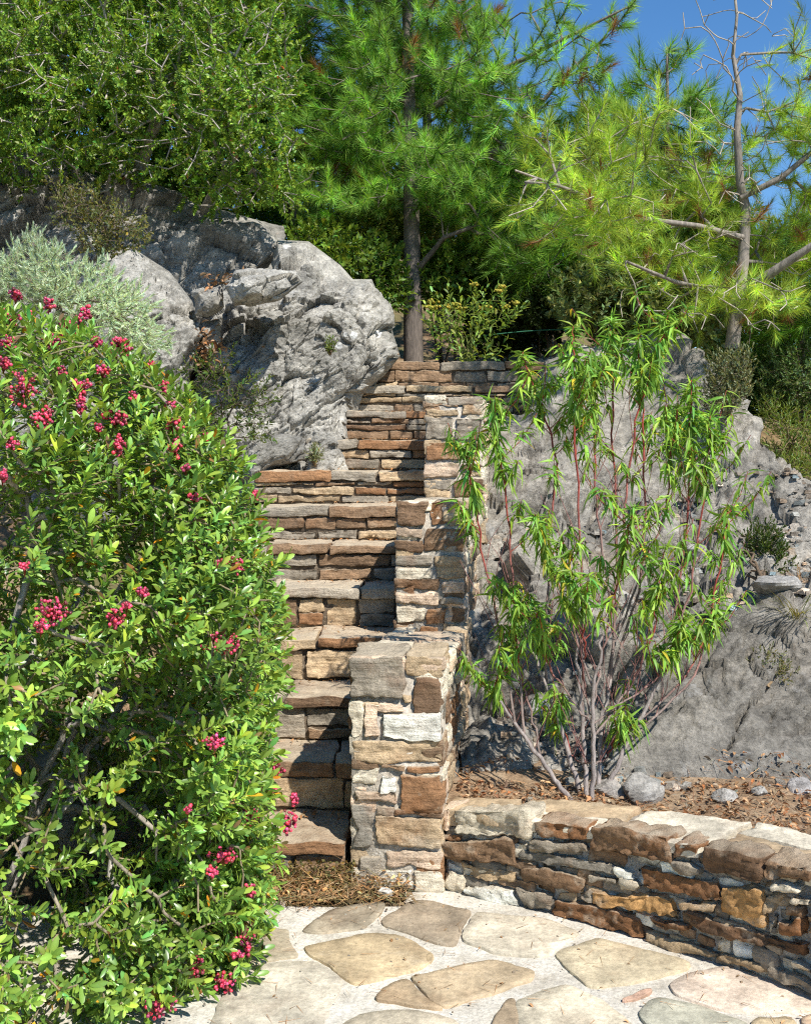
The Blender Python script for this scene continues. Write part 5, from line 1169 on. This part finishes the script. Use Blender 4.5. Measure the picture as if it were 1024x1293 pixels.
# grass tufts
def tuft(label, base, n, L, col, spread):
    mb = MB(); a = rng.uniform(0, 6.28, n); d = np.stack([np.cos(a)*spread, np.sin(a)*spread, np.ones(n)], 1)+rng.normal(0, .3, (n, 3))
    pos = base+rng.normal(0, .02, (n, 3))*np.array([1, 1, .1]); s = rng.uniform(.5, 1.1, n)*L
    T = leaf_template(.03, (0, .3, .65, 1), .1, .55, {0: .6, .3: 1, .65: .7, 1: 0})
    T = leaf_template(.03, (0, .3, .65, 1), .1, .55)
    scatter(mb, T, pos, d, -d*np.array([1, 1, 0])+UP, s, tint(col, n, .2, .1), s*.8)
    tag(obj('grass_tuft', mb, M_DRY, None, True, tuple(float(v) for v in base)), label, 'grass tuft')
tuft('dry grass tuft on the rock ledge below the dark green tuft', on_slope(1003, 785), 90, .2, C(168, 168, 90)*.7, .55)
tuft('straw coloured grass wisp on the slope at the right edge', on_slope(1010, 735), 60, .12, C(190, 150, 100)*.7, .8)
# moss and weeds round the lowest step
def mossy(n):
    x = rng.uniform(-.5, -.12, n); y = 3.745+rng.random(n)*.0; return x, y
mb = MB(); n = 900; x = rng.uniform(-.55, -.17, n); z = rng.uniform(.0, .085, n)**1.0; y = 3.74-.09*(1-z/.09)*rng.random(n)-.012
a = rng.uniform(0, 6.28, n); scatter(mb, L_OVAL, np.stack([x, y, z+.005], 1), np.stack([np.cos(a), -.5+0*a, np.sin(a)*.6+.5], 1), rng.normal(0, 1, (n, 3)), rng.uniform(.008, .02, n), tint(C(138, 122, 70)*.7, n, .3, .15))
kind(obj('dry_moss', mb, M_DRY), 'stuff')
# hose
mb = MB(); t = np.linspace(0, 1, 30); pl = P(610+130*t, 424-8*t-2.5*np.sin(t*3.1), 7.9); tube(mb, pl, .0045, 6, C(40, 96, 70)); tag(obj('garden_hose', mb, M_PLAIN), 'thin green hose strung behind the sapling above the top step', 'hose')
print('veg', time.time()-T0)

# ------------------------------------------------------------------ light, sky, camera
S = nrm(np.array([.238, -.335, .47])); el = math.asin(S[2]); az = math.atan2(S[0], S[1])
ld_ = bpy.data.lights.new('sun', 'SUN'); ld_.energy = 5.0; ld_.angle = math.radians(.53); ld_.color = (1, .97, .915)
lo_ = bpy.data.objects.new('sun', ld_); COL.objects.link(lo_); lo_.rotation_mode = 'QUATERNION'; lo_.rotation_quaternion = Vector(S).to_track_quat('Z', 'Y')
w = bpy.data.worlds.new('World'); SC.world = w; w.use_nodes = True; nt = w.node_tree
sky = nt.nodes.new('ShaderNodeTexSky'); sky.sky_type = 'NISHITA'; sky.sun_disc = False; sky.sun_elevation = el; sky.sun_rotation = az
sky.altitude = 600; sky.air_density = 1.0; sky.dust_density = .0; sky.ozone_density = 4.0
bg = nt.nodes['Background']; bg.inputs['Strength'].default_value = .125; hs_ = nt.nodes.new('ShaderNodeHueSaturation'); hs_.inputs['Saturation'].default_value = 1.2; nt.links.new(sky.outputs[0], hs_.inputs['Color']); nt.links.new(hs_.outputs[0], bg.inputs['Color'])
cd = bpy.data.cameras.new('camera'); co = bpy.data.objects.new('camera', cd); COL.objects.link(co); SC.camera = co
co.location = (0, 0, CZ); co.rotation_euler = (math.pi/2, 0, 0); cd.sensor_fit = 'VERTICAL'; cd.sensor_height = 36; cd.sensor_width = 36; cd.lens = 36*F/1293
cd.shift_y = -(646.5-HY)/1293; cd.clip_start = .05; cd.clip_end = 2000
SC.view_settings.view_transform = 'Standard'; SC.view_settings.look = 'None'; SC.view_settings.exposure = .44; SC.view_settings.gamma = 1
cy = SC.cycles; cy.use_denoising = False; cy.filter_width = 1.15; cy.max_bounces = 6; cy.diffuse_bounces = 2; cy.glossy_bounces = 2; cy.transmission_bounces = 3; cy.transparent_max_bounces = 4
print('done', time.time()-T0)
